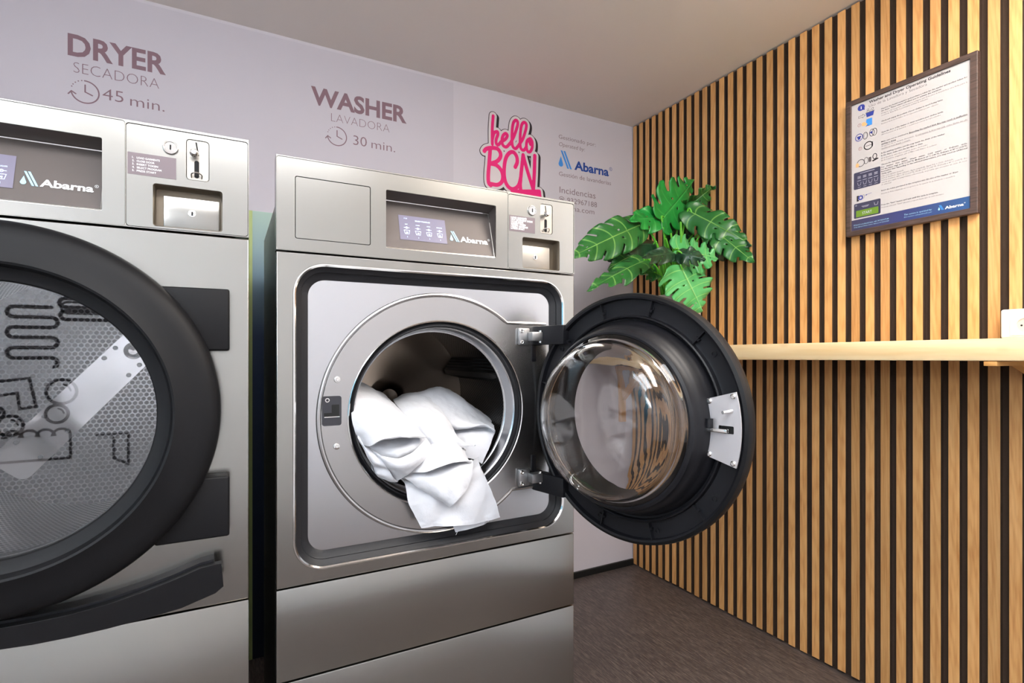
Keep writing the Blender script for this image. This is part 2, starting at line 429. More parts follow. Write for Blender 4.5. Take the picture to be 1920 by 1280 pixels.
# leaves
def leafmat(name, c1, c2, vein, rough=.32):
    m = mat(name, c1, rough)
    u = nd(m, 'ShaderNodeUVMap'); sp = nd(m, 'ShaderNodeSeparateXYZ'); lk(m, u.outputs['UV'], sp.inputs[0])
    def mth(op, *ins):
        n = nd(m, 'ShaderNodeMath'); n.operation = op
        for i, s in enumerate(ins):
            if isinstance(s, (int, float)): n.inputs[i].default_value = s
            else: lk(m, s, n.inputs[i])
        return n.outputs[0]
    s = mth('ABSOLUTE', sp.outputs['X']); ph = mth('ABSOLUTE', mth('SUBTRACT', mth('FRACT', sp.outputs['Y']), .5))
    mid = mth('LESS_THAN', s, .022); lat = mth('LESS_THAN', ph, .032)
    vn = mth('MAXIMUM', mid, mth('MULTIPLY', lat, .6))
    n_ = noise(m, coords(m), 14, 3)
    base = ramp(m, n_, [(.35, c1), (.65, c2)])
    mx = nd(m, 'ShaderNodeMixRGB'); lk(m, vn, mx.inputs['Fac']); lk(m, base, mx.inputs['Color1']); mx.inputs['Color2'].default_value = srgb(vein)
    lk(m, mx.outputs[0], bsdf(m).inputs['Base Color']); return m
M['leaf_bright'] = leafmat('leaf_bright', (20, 122, 48), (34, 142, 58), (70, 165, 80))
M['leaf_mid'] = leafmat('leaf_mid', (30, 92, 40), (44, 108, 48), (120, 170, 84))
M['leaf_dark'] = leafmat('leaf_dark', (24, 52, 36), (34, 66, 44), (56, 92, 62))
M['leaf_light'] = leafmat('leaf_light', (72, 158, 88), (92, 172, 104), (150, 208, 120))
M['stem'] = mat('plant_stem', (100, 184, 56), .4)
m = M['lamp'] = mat('lamp_diffuser', (255, 250, 244), .6)
# measure the cap height of the lettering font
_t = MB(); CAP[0] = 1.0; _t.text('H', 0, 0, lambda a, b, e: (a, e, b), 0, h=1.0); CAP[0] = max(p[2] for p in _t.v)
# ================================================================== the room
ZF = -H; ZC = 1.2045
XL, YF = -1.45, -1.75
def Pb(a, b, e): return (a, YB-e, b)                 # back wall: a = X, b = Z
def Pr(a, b, e): return (XR-.02-e, -a, b)            # right wall items: a = -Y
def Pf(a, b, e): return (-a, YF+e, b)                # wall behind the camera
struct(MB().box(XL-.1, 2.1, YF-.1, YB+.1, ZF-.08, ZF).build('floor', M['floor'], smooth=0))
struct(MB().box(XL-.1, 2.1, YF-.1, YB+.1, ZC, ZC+.08).build('ceiling', M['ceiling'], smooth=0))
wb = struct(MB().box(XL-.1, 2.1, YB, YB+.1, ZF, ZC).build('wall_back', M['wall2'], smooth=0))
MB().box(XL, .874, YB-.0012, YB, ZF, ZC-.012).build('wall_vinyl', M['wall'], wb, smooth=0)
struct(MB().box(XL-.1, XL, YF, YB, ZF, ZC).build('wall_left', M['wallwarm'], smooth=0))
wf = struct(MB().box(XL, 2.1, YF-.1, YF, ZF, ZC).build('wall_front', M['wallwarm'], smooth=0))
wr = struct(MB().box(XR+.015, 2.1, YF, YB, ZF, ZC).build('wall_right', M['felt'], smooth=0))
sl = MB()
k = 0
y = 2.148
while y > .30:
    dz = random.uniform(0, .004)
    y1 = min(y+.0275, YB-.001)
    sl.box(XR, XR+.0149, y, y1, ZF+.006+dz, ZC-.004-dz*.4)
    y -= .0466; k += 1
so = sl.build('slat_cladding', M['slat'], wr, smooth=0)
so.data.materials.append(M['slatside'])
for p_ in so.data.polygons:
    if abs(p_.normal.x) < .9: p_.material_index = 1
struct(MB().box(XR-.004, XR+.0149, YF, y+.040, ZF, ZC).build('trim_3', M['wallwarm'], smooth=0))
sc = MB()
for px, py in ((1641, 112), (1863, 388)):
    u = (px-960)/FPX; r = _ray(px, py); kk = (XR+.0145)/r[0]
    sc.lathe([(.0001, -.0012), (.003, -.0012), (.0042, 0), (.0042, .001)], (0, 0), 16) if 0 else sc.tube([(XR+.0135, r[1]*kk, r[2]*kk), (XR+.016, r[1]*kk, r[2]*kk)], .0042, 14)
sc.build('cladding_screw', M['bezel'], wr)
struct(MB().box(.80, XR, YB-.012, YB, ZF, ZF+.032, .002).build('baseboard_back', M['base'], smooth=0))
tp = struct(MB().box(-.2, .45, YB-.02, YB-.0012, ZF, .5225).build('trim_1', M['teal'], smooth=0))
MB().box(.045, .075, YB-.0215, YB-.0201, ZF, .5225).build('edge_strip', M['pale_green'], tp, smooth=0)
# blue panel, added for its cool reflection in the steel, on the wall to the left of the machines, and line drawings on the wall behind the camera (both only seen as reflections)
struct(MB().box(XL, XL+.01, -.9, .35, -.3, .75).build('trim_2', mat('blue_wall_panel', (120, 175, 200), .4), smooth=0))
ic = MB()
def wave(x, z, w, h, n, lw=.022):
    pts = []
    for i in range(n*2+1):
        pts.append((x+(w if i % 2 else 0), z-h*i/(n*2)))
    out = []
    for i, (a, b) in enumerate(pts[:-1]):
        a2, b2 = pts[i+1]; s = 1 if a2 > a else -1; r = (b-b2)/2
        out.append((a, b))
        out.append((a2-0*s, b))
        for t in (30, 60, 90, 120, 150): out.append((a2+s*r*math.sin(math.radians(t)), b-r+r*math.cos(math.radians(t))))
    ic.stroke(out, lw, Pf, .001, smooth=False)
wave(.885, .256, .16, .34, 3, .020); wave(.545, .31, .28, .10, 1, .020); wave(.56, .24, .26, .10, 1, .020); wave(.57, .29, .24, .13, 1, .012)
for a, b, r in ((.84, -.22, .068), (.86, -.345, .05), (1.06, -.40, .055), (1.12, -.33, .035)):
    ic.stroke([(a+r*math.cos(2*PI*i/40), b+r*math.sin(2*PI*i/40)) for i in range(41)], .016, Pf, .001, smooth=False)
    ic.stroke([(a+r*.6*math.cos(math.radians(t)), b+r*.6*math.sin(math.radians(t))) for t in (100, 125, 150, 175)], .009, Pf, .001, smooth=False)
ic.stroke([(1.14, -.16), (.98, -.14), (.95, -.30), (1.02, -.31), (1.03, -.22), (1.14, -.24)], .015, Pf, .001, smooth=False)
cl = [(.84+.07*i+.04*math.cos(math.radians(t)), -.47-.0*i+.04*math.sin(math.radians(t))) for i in range(5) for t in range(10, 171, 20)]
cl = [(.84+.07*i-.04*math.cos(math.radians(t)), -.47+.04*math.sin(math.radians(t))) for i in range(5) for t in range(10, 171, 20)]
ic.stroke([(.80, -.60)]+cl+[(1.16, -.60), (.80, -.60)], .014, Pf, .001, smooth=False)
ic.stroke([(.68, -.48), (.53, -.48), (.53, -.66), (.60, -.62), (.60, -.50)], .014, Pf, .001, smooth=False)
ic.build('laundry_line_drawings', M['logoblack'], wf, smooth=0)

# ------------------------------------------------------------------ lettering on the back wall
def clock(mb, cx, cz, r, w, e=.0016):
    arc = [(cx+r*math.cos(math.radians(t)), cz+r*math.sin(math.radians(t))) for t in range(92, -171, -6)]
    mb.stroke(arc, w, Pb, e, smooth=False)
    for t in (104, 119, 134, 149, 162):
        mb.add([Pb(cx+r*math.cos(math.radians(t))+w*.5*math.cos(q*PI/4), cz+r*math.sin(math.radians(t))+w*.5*math.sin(q*PI/4), e) for q in range(8)], [list(range(8))])
    mb.stroke([(cx, cz+r*.62), (cx, cz), (cx+r*.52, cz-r*.22)], w, Pb, e, smooth=False)
    ax, az = arc[-1]
    mb.stroke([(ax-r*.22, az-r*.16), (ax, az+r*.13), (ax+r*.30, az-r*.06)], w, Pb, e, smooth=False)
t = thing('dryer_lettering', 'mauve lettering DRYER SECADORA 45 min. with clock on the wall above the left machine', 'wall lettering', (-.33, YB, .82))
MB().text('DRYER', -.4602, .9645, Pb, .0016, h=.066, w=.2665, bold=.028).build('heading_text', M['mauve'], t, smooth=0)
MB().text('SECADORA', -.4455, .9095, Pb, .0016, h=.0345, w=.232, bold=-.022).build('subtitle_text', M['mauve'], t, smooth=0)
b_ = MB(); clock(b_, -.4155, .8525, .0362, .0040); b_.build('clock_icon', M['mauve'], t, smooth=0)
MB().text('45', -.3700, .8395, Pb, .0016, h=.0370, w=.0565, bold=-.008).build('duration_number', M['mauve'], t, smooth=0); MB().text('min.', -.2950, .8345, Pb, .0016, h=.0350, w=.0975, bold=-.008).build('duration_unit', M['mauve'], t, smooth=0)
t = thing('washer_lettering', 'mauve lettering WASHER LAVADORA 30 min. with clock on the wall above the middle machine', 'wall lettering', (.47, YB, .82))
MB().text('WASHER', .2803, .9715, Pb, .0016, h=.0645, w=.381, bold=.032).build('heading_text', M['mauve'], t, smooth=0)
MB().text('LAVADORA', .3554, .9165, Pb, .0016, h=.033, w=.233, bold=-.024).build('subtitle_text', M['mauve'], t, smooth=0)
b_ = MB(); clock(b_, .3780, .8610, .0365, .0038); b_.build('clock_icon', M['mauve'], t, smooth=0)
MB().text('30', .4410, .8400, Pb, .0016, h=.0380, w=.0540, bold=-.008).build('duration_number', M['mauve'], t, smooth=0); MB().text('min.', .5140, .8390, Pb, .0016, h=.0350, w=.0985, bold=-.008).build('duration_unit', M['mauve'], t, smooth=0)

def abarna(parent, P, e, x0, b0, hgt, wtxt, mdrop, mbars, mtxt, reg=True, tx=None):
    """drop with two slanted bars, then the word; x0,b0 lower left corner of the mark"""
    h = hgt
    b_ = MB()
    for s in (.13, .33):
        b_.flat([(x0+h*s, b0+h), (x0+h*(s+.13), b0+h), (x0+h*(s+.60), b0), (x0+h*(s+.47), b0)], [], P, e)
    b_.build('logo_bars', mbars, parent, smooth=0)
    d = [(x0+h*(.15+.0), b0+h*.66)]+[(x0+h*(.15+.16*math.cos(math.radians(t))), b0+h*(.20+.16*math.sin(math.radians(t)))) for t in range(30, -211, -20)]
    MB().flat(d, [], P, e).build('logo_drop', mdrop, parent, smooth=0)
    x = tx if tx is not None else x0+h*.98
    b_ = MB().text('Abarna', x, b0+h*.04, P, e, h=h*.50, w=wtxt, bold=.03)
    b_.build('logo_word', mtxt, parent, smooth=0)
    if reg:
        rr = h*.10; cx = x+wtxt+rr*1.5; cz = b0+h*.5
        b_ = MB().stroke([(cx+rr*math.cos(2*PI*i/24), cz+rr*math.sin(2*PI*i/24)) for i in range(25)], rr*.22, P, e, smooth=False)
        b_.text('R', cx, cz-rr*.5, P, e, h=rr*1.0, align='C'); b_.build('registered_mark', mtxt, parent, smooth=0)
t = thing('operator_lettering', 'grey and blue laundry operator details with phone number on the wall beside the slats', 'wall lettering', (1.6, YB, .7))
for nm, tx, x, z, h_, w_, it in (('managed_by_text', 'Gestionado por:', 1.4285, 1.0545, .0195, .224, 0), ('operated_by_text', 'Operated by:', 1.4285, 1.0185, .0190, .155, .2),
        ('tagline_text', 'Gestión de lavanderías', 1.4300, .8720, .0205, .322, 0), ('incidents_text', 'Incidencias', 1.4335, .7885, .0305, .219, 0),
        ('phone_number_text', '932967188', 1.4785, .7450, .0255, .183, 0), ('web_address_text', 'abarna.com', 1.4300, .7070, .0255, .215, 0)):
    MB().text(tx, x, z, Pb, .0004, h=h_, w=w_, bold=-.004, ital=it).build(nm, M['greyprint'], t, smooth=0)
b_ = MB()
b_.stroke([(1.431, .759), (1.436, .767), (1.446, .770), (1.456, .767), (1.461, .759)], .0028, Pb, .0004)
b_.stroke([(1.436, .757), (1.446, .762), (1.456, .757)], .0025, Pb, .0004)
b_.stroke([(1.434, .747), (1.439, .757), (1.453, .757), (1.458, .747), (1.434, .747)], .0022, Pb, .0004, smooth=False)
b_.stroke([(1.446+.004*math.cos(i), .7515+.004*math.sin(i)) for i in range(7)], .002, Pb, .0006)
b_.build('telephone_icon', M['greyprint'], t, smooth=0)
abarna(t, Pb, .0004, 1.4285, .9140, .084, .216, M['skyblue'], M['skyblue'], M['blue'], True, 1.522)
# ------------------------------------------------------------------ pink hostel logo
t = thing('hostel_logo', 'pink brush-lettered hello BCN hostel logo outlined in white and black on the wall', 'wall logo', (1.18, YB, .7))
def lg(l):
    o = []
    for x, y in l:
        p = at(890+x/7.114, 200+y/7.114, YB); o.append((p[0], p[2]))
    return o
hello = [[(245, 125), (233, 300), (234, 500)],
  [(236, 430), (258, 352), (300, 335), (308, 372), (285, 440), (287, 492), (312, 510), (348, 470)],
  [(352, 470), (410, 432), (434, 385), (412, 358), (378, 385), (362, 445), (374, 512), (420, 538), (468, 490)],
  [(466, 500), (520, 400), (568, 260), (570, 200), (543, 182), (512, 225), (497, 340), (497, 480), (512, 540), (548, 558), (596, 500)],
  [(596, 500), (645, 420), (684, 290), (684, 228), (652, 212), (622, 255), (606, 380), (606, 520), (626, 572), (658, 578), (690, 530)],
  [(735, 428), (698, 455), (688, 530), (704, 594), (736, 602), (764, 550), (766, 470), (742, 428), (726, 448), (742, 505)]]
bcn = [[(128, 592), (155, 563), (220, 550), (300, 562), (342, 620), (338, 680), (290, 732), (205, 762)],
  [(206, 560), (192, 750), (180, 900), (184, 1010), (212, 1048)],
  [(205, 758), (290, 782), (352, 850), (374, 930), (358, 1005), (300, 1042), (205, 1028)],
  [(540, 805), (566, 740), (558, 665), (518, 610), (470, 612), (424, 665), (398, 760), (391, 900), (412, 1010), (460, 1080), (520, 1098), (580, 1055), (610, 960), (622, 850), (645, 645)],
  [(645, 648), (668, 740), (715, 900), (780, 1105)], [(800, 655), (794, 880), (782, 1105)], [(612, 960), (606, 1040), (612, 1110)]]
W1, W2 = .0150, .0188
def logo(name, add1, e, m, dx=0, dz=0, fills=()):
    st = [([(a+dx, c+dz) for a, c in crm(lg(s), 6)], W1+add1) for s in hello]+[([(a+dx, c+dz) for a, c in crm(lg(s), 6)], W2+add1) for s in bcn]
    bar = [(a+dx, c+dz) for a, c in lg([(500, 1130), (860, 1130), (880, 1300), (520, 1300)])]
    st.append((bar+[bar[0]], .018+add1))
    b_ = MB().field(st, [[(a+dx, c+dz) for a, c in lg(s)] for s in fills]+[bar], Pb, e, .0016)
    b_.build(name, m, t, smooth=0)
solid = ([(200, 570), (330, 590), (330, 700), (210, 750)], [(205, 780), (340, 870), (350, 1010), (205, 1020)], [(470, 630), (540, 640), (540, 800), (560, 1060), (460, 1060), (410, 900)], [(640, 700), (770, 1100), (615, 1100)],
         [(540, 800), (600, 860), (590, 1040), (520, 1080)])
logo('drop_shadow', .026, .0003, M['logoblack'], .011, -.006, solid)
logo('black_outline', .030, .0006, M['logoblack'], .0, -.001, solid)
logo('white_outline', .0225, .0010, M['logowhite'], 0, 0, solid)
logo('pink_lettering', 0, .0014, M['pink'])
p = lg([(690, 1205)])[0]
MB().text('HOSTEL', lg([(560, 1200)])[0][0], lg([(700, 1195)])[0][1]-.006, Pb, .0018, h=.013, w=.1, bold=-.01).build('hostel_text', M['paintwhite'], t, smooth=0)

# ------------------------------------------------------------------ framed guidelines on the slat wall
t = thing('framed_guidelines', 'brown framed washer and dryer guidelines poster on the slatted wall', 'framed poster', (XR, .882, .399))
y0, y1, z0, z1 = -1.064, -.700, .399, .8615
PX = lambda a, b, e: (XR-e, -a, b)
MB().prism(rect(y0, y1, z0, z1), [rect(-1.0475, -.7180, .4160, .8450)], .001, .020, lambda a, b, e: (XR-e, -a, b)).build('frame', M['framewood'], t, smooth=0, bevel=.0015)
MB().box(XR-.0145, XR-.001, .7180, 1.0475, .4160, .8450).build('poster_sheet', M['paper'], t, smooth=0)
PP = lambda a, b, e: (XR-.0145-e, -a, b)
MB().flat(rect(-1.0474, -.7181, .4161, .4520), [], PP, .0004).build('navy_band', M['navy'], t, smooth=0)
MB().box(XR-.0145, XR-.001, .7180, 1.0475, .4160, .8450) if 0 else None
b_ = MB(); b_.text('Washer and Dryer Operating Guidelines', -.992, .8310, PP, .0004, h=.0084, w=.226, bold=.022)
b_.build('title_text', M['ink'], t, smooth=0)
b_ = MB(); b_.text('Uso de la Lavadora y Secadora', -.992, .8175, PP, .0004, h=.0085, w=.166, bold=-.012)
b_.build('subtitle_text', M['greyink'], t, smooth=0)
eng = [(.7959, 'Head to the hostel reception and purchase a token for the washer and another token for', .2287), (.7886, 'the dryer. These tokens will allow you to activate the machines.', .166),
 (.7551, 'Check and empty the pockets of your clothes to avoid losing items.', .170), (.7188, 'Open the door of the washer or dryer and place your clothes inside.', .171),
 (.6880, 'Make sure not to overload it. Exceeding the marked limit line may result in ineffective', .2287), (.6807, 'washing or drying.', .044),
 (.6511, 'In the washing machine, put the soap inside the drum of the washer.', .175), (.6425, 'In the dryer, make sure the lint filter is clean.', .118),
 (.6131, 'Choose the desired program:', .073), (.6045, 'For   washer:   Hot   water,   Warm   water,   Cold   water,   or   Delicate   cycle.', .2287),
 (.5972, 'For the dryer: High at 75°C (167°F), Medium at 60°C (140°F), Delicate at 40°C (104°F).', .2287), (.5903, 'Remember that depending on the selected temperature, you may need an additional', .2287), (.5832, 'drying cycle.', .031),
 (.5285, 'Insert the token purchased at the reception into the slot of the washer or dryer.', .208), (.4816, 'Press the "Start" button and wait until the cycle is complete.', .158)]
spa = [(.7809, 'Dirígete a la recepción del hostel y compra una ficha para la lavadora y otra ficha para la', .2287), (.7741, 'secadora. Esta ficha te permitirá activar la máquina.', .132),
 (.7469, 'Revisa y vacía los bolsillos de tu ropa para evitar perder objetos.', .158), (.7115, 'Abre la puerta de la lavadora o secadora y coloca tu ropa adentro.', .165),
 (.6731, 'Asegúrate de no llenarla demasiado. Si sobrepasas la línea marcada como límite, no ob-', .2287), (.6657, 'tendrás un buen lavado o secado.', .084),
 (.6339, 'En la lavadora, introduce el jabón dentro del bombo.', .131), (.6266, 'En la secadora, asegúrate que el filtro está limpio de pelusas', .153),
 (.5758, 'Elige el programa deseado.', .066), (.5688, 'Para la lavadora: Agua caliente, Agua templada, Agua fría o Ciclo delicado.', .196), (.5618, 'Para la secadora: Alta a 75°C (167°F), Media a 60°C (140°F), Delicada a 40°C (104°F). Re-', .2287),
 (.5545, 'cuerda que según la temperatura seleccionada, es posible que necesites un ciclo de seca-', .2287), (.5475, 'do adicional.', .030),
 (.5184, 'Inserta la ficha adquirida en recepción en la ranura de la lavadora o secadora.', .200), (.4731, 'Presiona el botón "Start" (Iniciar) y espera hasta que el ciclo termine.', .172)]
b_ = MB()
for z, s, w in eng: b_.text(s, -.9544, z, PP, .0004, h=.0042, w=w, bold=.012, res=1)
b_.stroke([(-.875, .6868), (-.7257, .6868)], .0006, PP, .0004, smooth=False); b_.stroke([(-.9544, .6795), (-.911, .6795)], .0006, PP, .0004, smooth=False)
b_.build('english_text', M['ink'], t, smooth=0)
b_ = MB()
for z, s, w in spa: b_.text(s, -.9544, z, PP, .0004, h=.0040, w=w, bold=-.004, res=1, ital=.2)
b_.stroke([(-.855, .6719), (-.7257, .6719)], .0005, PP, .0004, smooth=False); b_.stroke([(-.9544, .6645), (-.870, .6645)], .0005, PP, .0004, smooth=False)
b_.build('spanish_text', M['greyink'], t, smooth=0)
b_ = MB()
b_.text("If there's a technical issue, call: 34 932967188", -1.040, .4325, PP, .0008, h=.0042, w=.108, res=1)
b_.text("Si hay algún problema técnico, llama al: 34 932967188", -1.040, .4255, PP, .0008, h=.0034, w=.108, bold=-.004, res=1, ital=.2)
b_.build('support_text', M['lightblue'], t, smooth=0); b_ = MB()
b_.text('This service is operated by:', -.888, .4335, PP, .0008, h=.0048, w=.075, res=1)
b_.text('Este servicio está gestionado por:', -.888, .4265, PP, .0008, h=.0036, w=.075, bold=-.004, res=1, ital=.2)
b_.build('operator_text', M['lightblue'], t, smooth=0)
abarna(t, PP, .0008, -.797, .4275, .0155, .046, M['lightblue'], M['skyblue'], M['paintwhite'], True, -.780)
# pictograms
INK = {}
def new():
    global ink, blu, red, skn, wht, sky, ink2
    ink = MB(); blu = MB(); red = MB(); skn = MB(); wht = MB(); sky = MB(); ink2 = MB()
def flush(name):
    for m_, k_ in ((ink, 'ink'), (blu, 'inkblue'), (red, 'inkred'), (skn, 'skin_ink'), (wht, 'paintwhite'), (sky, 'skyblue'), (ink2, 'greyink')):
        if m_.v: m_.build(name, M[k_], t, smooth=0)
    new()
new()
E1, E2, E3 = .0004, .0007, .0010
def ring(mb, x, z, r, w, e=E1, asp=1): mb.stroke([(x+asp*r*math.cos(2*PI*i/28), z+r*math.sin(2*PI*i/28)) for i in range(29)], w, PP, e, smooth=False)
def dsk(mb, x, z, r, e=E1, asp=1): mb.flat([(x+asp*r*math.cos(2*PI*i/28), z+r*math.sin(2*PI*i/28)) for i in range(28)], [], PP, e)
dsk(blu, -1.0165, .8275, .0105, E1, 1.1); blu.flat([(-1.012, .819), (-1.0055, .822), (-1.006, .8155)], [], PP, E1); wht.text('i', -1.0165, .8225, PP, E2, h=.010, bold=.03, align='C')
flush('information_icon')
ink.stroke([(-1.025, .800), (-1.012, .800), (-1.012, .8035), (-1.004, .797), (-1.012, .7905), (-1.012, .794), (-1.025, .794), (-1.025, .800)], .0009, PP, E1, smooth=False)
blu.flat([(-1.002, .802), (-.976, .802), (-.979, .788), (-.999, .788)], [], PP, E1); ink.stroke([(-1.003, .803), (-.975, .803)], .0012, PP, E1, smooth=False)
ring(ink, -.995, .812, .003, .0009); ink.stroke([(-.999, .805), (-.997, .809), (-.993, .809), (-.990, .805)], .0009, PP, E1); ink.stroke([(-.988, .805), (-.984, .812), (-.978, .812), (-.980, .806), (-.984, .808)], .0009, PP, E1)
flush('basket_pictogram')
ring(red, -1.0225, .770, .0050, .0008); red.stroke([(-1.0225, .773), (-1.0225, .7695)], .001, PP, E1, smooth=False)
skn.flat([(-1.015, .773), (-1.008, .776), (-1.000, .770), (-.996, .764), (-1.004, .761), (-1.014, .764)], [], PP, E1)
sky.flat([(-1.000, .781), (-.982, .781), (-.982, .758), (-1.002, .758), (-.996, .765), (-1.001, .770)], [], PP, E2); blu.stroke([(-1.002, .758), (-.996, .761), (-.991, .757)], .001, PP, E3)
flush('pocket_pictogram')
ring(blu, -1.0235, .729, .0115, .0022); blu.flat([(-1.030, .733), (-1.017, .733), (-1.017, .728), (-1.0195, .728), (-1.0195, .722), (-1.0275, .722), (-1.0275, .728), (-1.030, .728)], [], PP, E1)
ring(ink, -1.0035, .728, .0115, .0016, E1, .62); ring(ink, -1.0030, .728, .0080, .0006, E1, .5)
ring(ink, -.983, .731, .0115, .0016, E1, .62); ring(ink, -.975, .731, .0115, .0016, E1, .62); blu.flat([(-.991, .733), (-.981, .737), (-.982, .727)], [], PP, E2)
flush('door_pictogram')
ring(red, -1.020, .690, .0050, .0008); red.stroke([(-1.020, .693), (-1.020, .6895)], .001, PP, E1, smooth=False)
ring(ink, -.994, .692, .0125, .0030, E1, 1.05); ink.stroke([(-1.003, .692), (-.985, .692)], .0012, PP, E1, smooth=False); ink.flat([(-.984, .700), (-.980, .702), (-.980, .685), (-.984, .684)], [], PP, E1)
flush('load_limit_pictogram')
ring(ink, -1.018, .641, .0115, .0018); skn.flat([(-1.034, .640), (-1.028, .644), (-1.022, .636), (-1.026, .629), (-1.034, .630)], [], PP, E2); ring(ink, -1.001, .644, .0105, .0014, E1, .62)
ink2.flat(rect(-.993, -.985, .636, .652), [], PP, E1); ring(ink, -.974, .650, .0085, .0022, E1, .7); ink.flat([(-.983, .638), (-.966, .643), (-.962, .639), (-.980, .634)], [], PP, E1)
flush('soap_pictogram')
ink.flat([(-1.0310, .5325), (-1.024, .5325), (-1.024, .529), (-1.0265, .527), (-1.0265, .519), (-1.024, .517), (-1.024, .5135), (-1.0310, .5135)], [], PP, E1)
ring(blu, -1.0185, .524, .0060, .0042); ring(ink2, -1.009, .526, .0060, .0008, E1, .5); blu.stroke([(-1.002, .529), (-.984, .532)], .0009, PP, E1, smooth=False); blu.flat([(-1.004, .5285), (-.999, .532), (-.999, .527)], [], PP, E1)
flush('token_pictogram')
MB().flat(rrect(-1.0405, -.957, .555, .612, .004), [], PP, E1).build('program_display_picture', M['screenprint'], t, smooth=0)
MB().flat(rrect(-1.040, -.9565, .4565, .5065, .004), [], PP, E1).build('start_display_picture', M['screenprint'], t, smooth=0)
MB().flat(rrect(-1.033, -.963, .460, .482, .002), [], PP, E2).build('start_button_picture', M['green_ink'], t, smooth=0)
MB().text('START', -.998, .4665, PP, E3, h=.0085, w=.030, align='C').build('start_text', M['paleprint'], t, smooth=0)
pp = MB()
for i in range(4):
    x = -1.029+i*.0175
    for k_ in range(3): pp.stroke([(x+.001, .5965-k_*.003), (x+.011, .5965-k_*.003)], .0009, PP, E2, smooth=False)
    pp.stroke([(x, .5825), (x+.012, .5825)], .0012, PP, E2, smooth=False)
    pp.stroke([(x+.001, .577), (x+.003, .567), (x+.010, .567), (x+.012, .577)], .0008, PP, E2, smooth=False); pp.stroke([(x+.002, .5605), (x+.011, .5605)], .0009, PP, E2, smooth=False)
pp.stroke([(-1.02, .6065), (-.975, .6065)], .0011, PP, E2, smooth=False); pp.build('program_glyphs', M['paleprint'], t, smooth=0); pp = MB()
pp.stroke([(-1.015, .494), (-.992, .494)], .0009, PP, E2, smooth=False); pp.stroke([(-1.012, .491), (-.995, .491)], .0009, PP, E2, smooth=False)
pp.stroke([(-.976, .498), (-.974, .489), (-.966, .489), (-.964, .498)], .0008, PP, E2, smooth=False); ring(pp, -1.033, .500, .002, .0006, E2)
pp.build('start_glyphs', M['paleprint'], t, smooth=0)

# ------------------------------------------------------------------ shelf on the right wall, its brackets, the outlet
t = thing('wall_shelf', 'pale pine shelf board running along the slatted wall on wooden brackets', 'shelf', (XR-.15, 1.0, 0))
SX = 1.597
TT = Matrix.Translation((0, .51, 0)) @ Matrix.Rotation(math.radians(-.42), 4, 'X') @ Matrix.Translation((0, -.51, 0))
MB().box(SX, XR-.0045, -.20, 2.176, -.0188, .0345, .003, T=TT).build('shelf_board', M['pine'], t, smooth=30)
M['bracketwood'] = mat('bracket_wood', (206, 150, 84), .5)
b_ = MB(); yb = .560
b_.box(SX+.001, XR-.001, yb, yb+.025, -.0315, -.0205, .001); b_.box(XR-.022, XR-.001, yb, yb+.025, -.12, -.0320, .001)
b_.prism([(SX+.145, -.0317), (XR-.0225, -.0317), (XR-.0225, -.070)], [], yb+.002, yb+.023)
b_.build('bracket', M['bracketwood'], t, smooth=30)
b_ = MB(); x = 1.80
b_.box(x, x+.035, YB-.026, YB-.001, -.36, -.036, .002)
b_.box(x, x+.035, YB-.26, YB-.0265, -.064, -.036, .002)
b_.add([(x+.003, YB-.027, -.245), (x+.003, YB-.027, -.205), (x+.003, YB-.20, -.0645), (x+.003, YB-.235, -.0645), (x+.032, YB-.027, -.245), (x+.032, YB-.027, -.205), (x+.032, YB-.20, -.0645), (x+.032, YB-.235, -.0645)],
       [[0, 1, 2, 3], [7, 6, 5, 4], [0, 4, 5, 1], [1, 5, 6, 2], [2, 6, 7, 3], [3, 7, 4, 0]])
b_.build('bracket', M['bracketwood'], t, smooth=30)
t = thing('power_outlet', 'white surface-mounted power outlet box on the slats just above the shelf', 'power outlet', (XR, .57, .042))
b_ = MB(); b_.box(XR-.050, XR-.0005, .488, .640, .0385, .117, .006, 3); b_.build('outlet_box', M['white_plastic'], t)
b_ = MB().prism(rrect(-.618, -.556, .047, .098, .002), [circ(-.587, .0725, .0195, 40)], .0502, .0535, PX); b_.build('socket_plate', M['white_plastic'], t, smooth=30)
b_ = MB(); cz = .0725
lo = []
for r, d in ((.0195, .0530), (.0185, .0515), (.0180, .0506), (.0001, .0506)):
    lo.append([(XR-d, .587+r*math.cos(2*PI*i/36), cz+r*math.sin(2*PI*i/36)) for i in range(36)])
b_.loft(lo); b_.build('socket_well', mat('socket_well', (196, 190, 184), .4), t)
for s in (-1, 1):
    MB().tube([(XR-.0508, .587+s*.0085, cz), (XR-.0511, .587+s*.0085, cz)], .0024, 12).build('socket_hole', M['slotblack'], t)
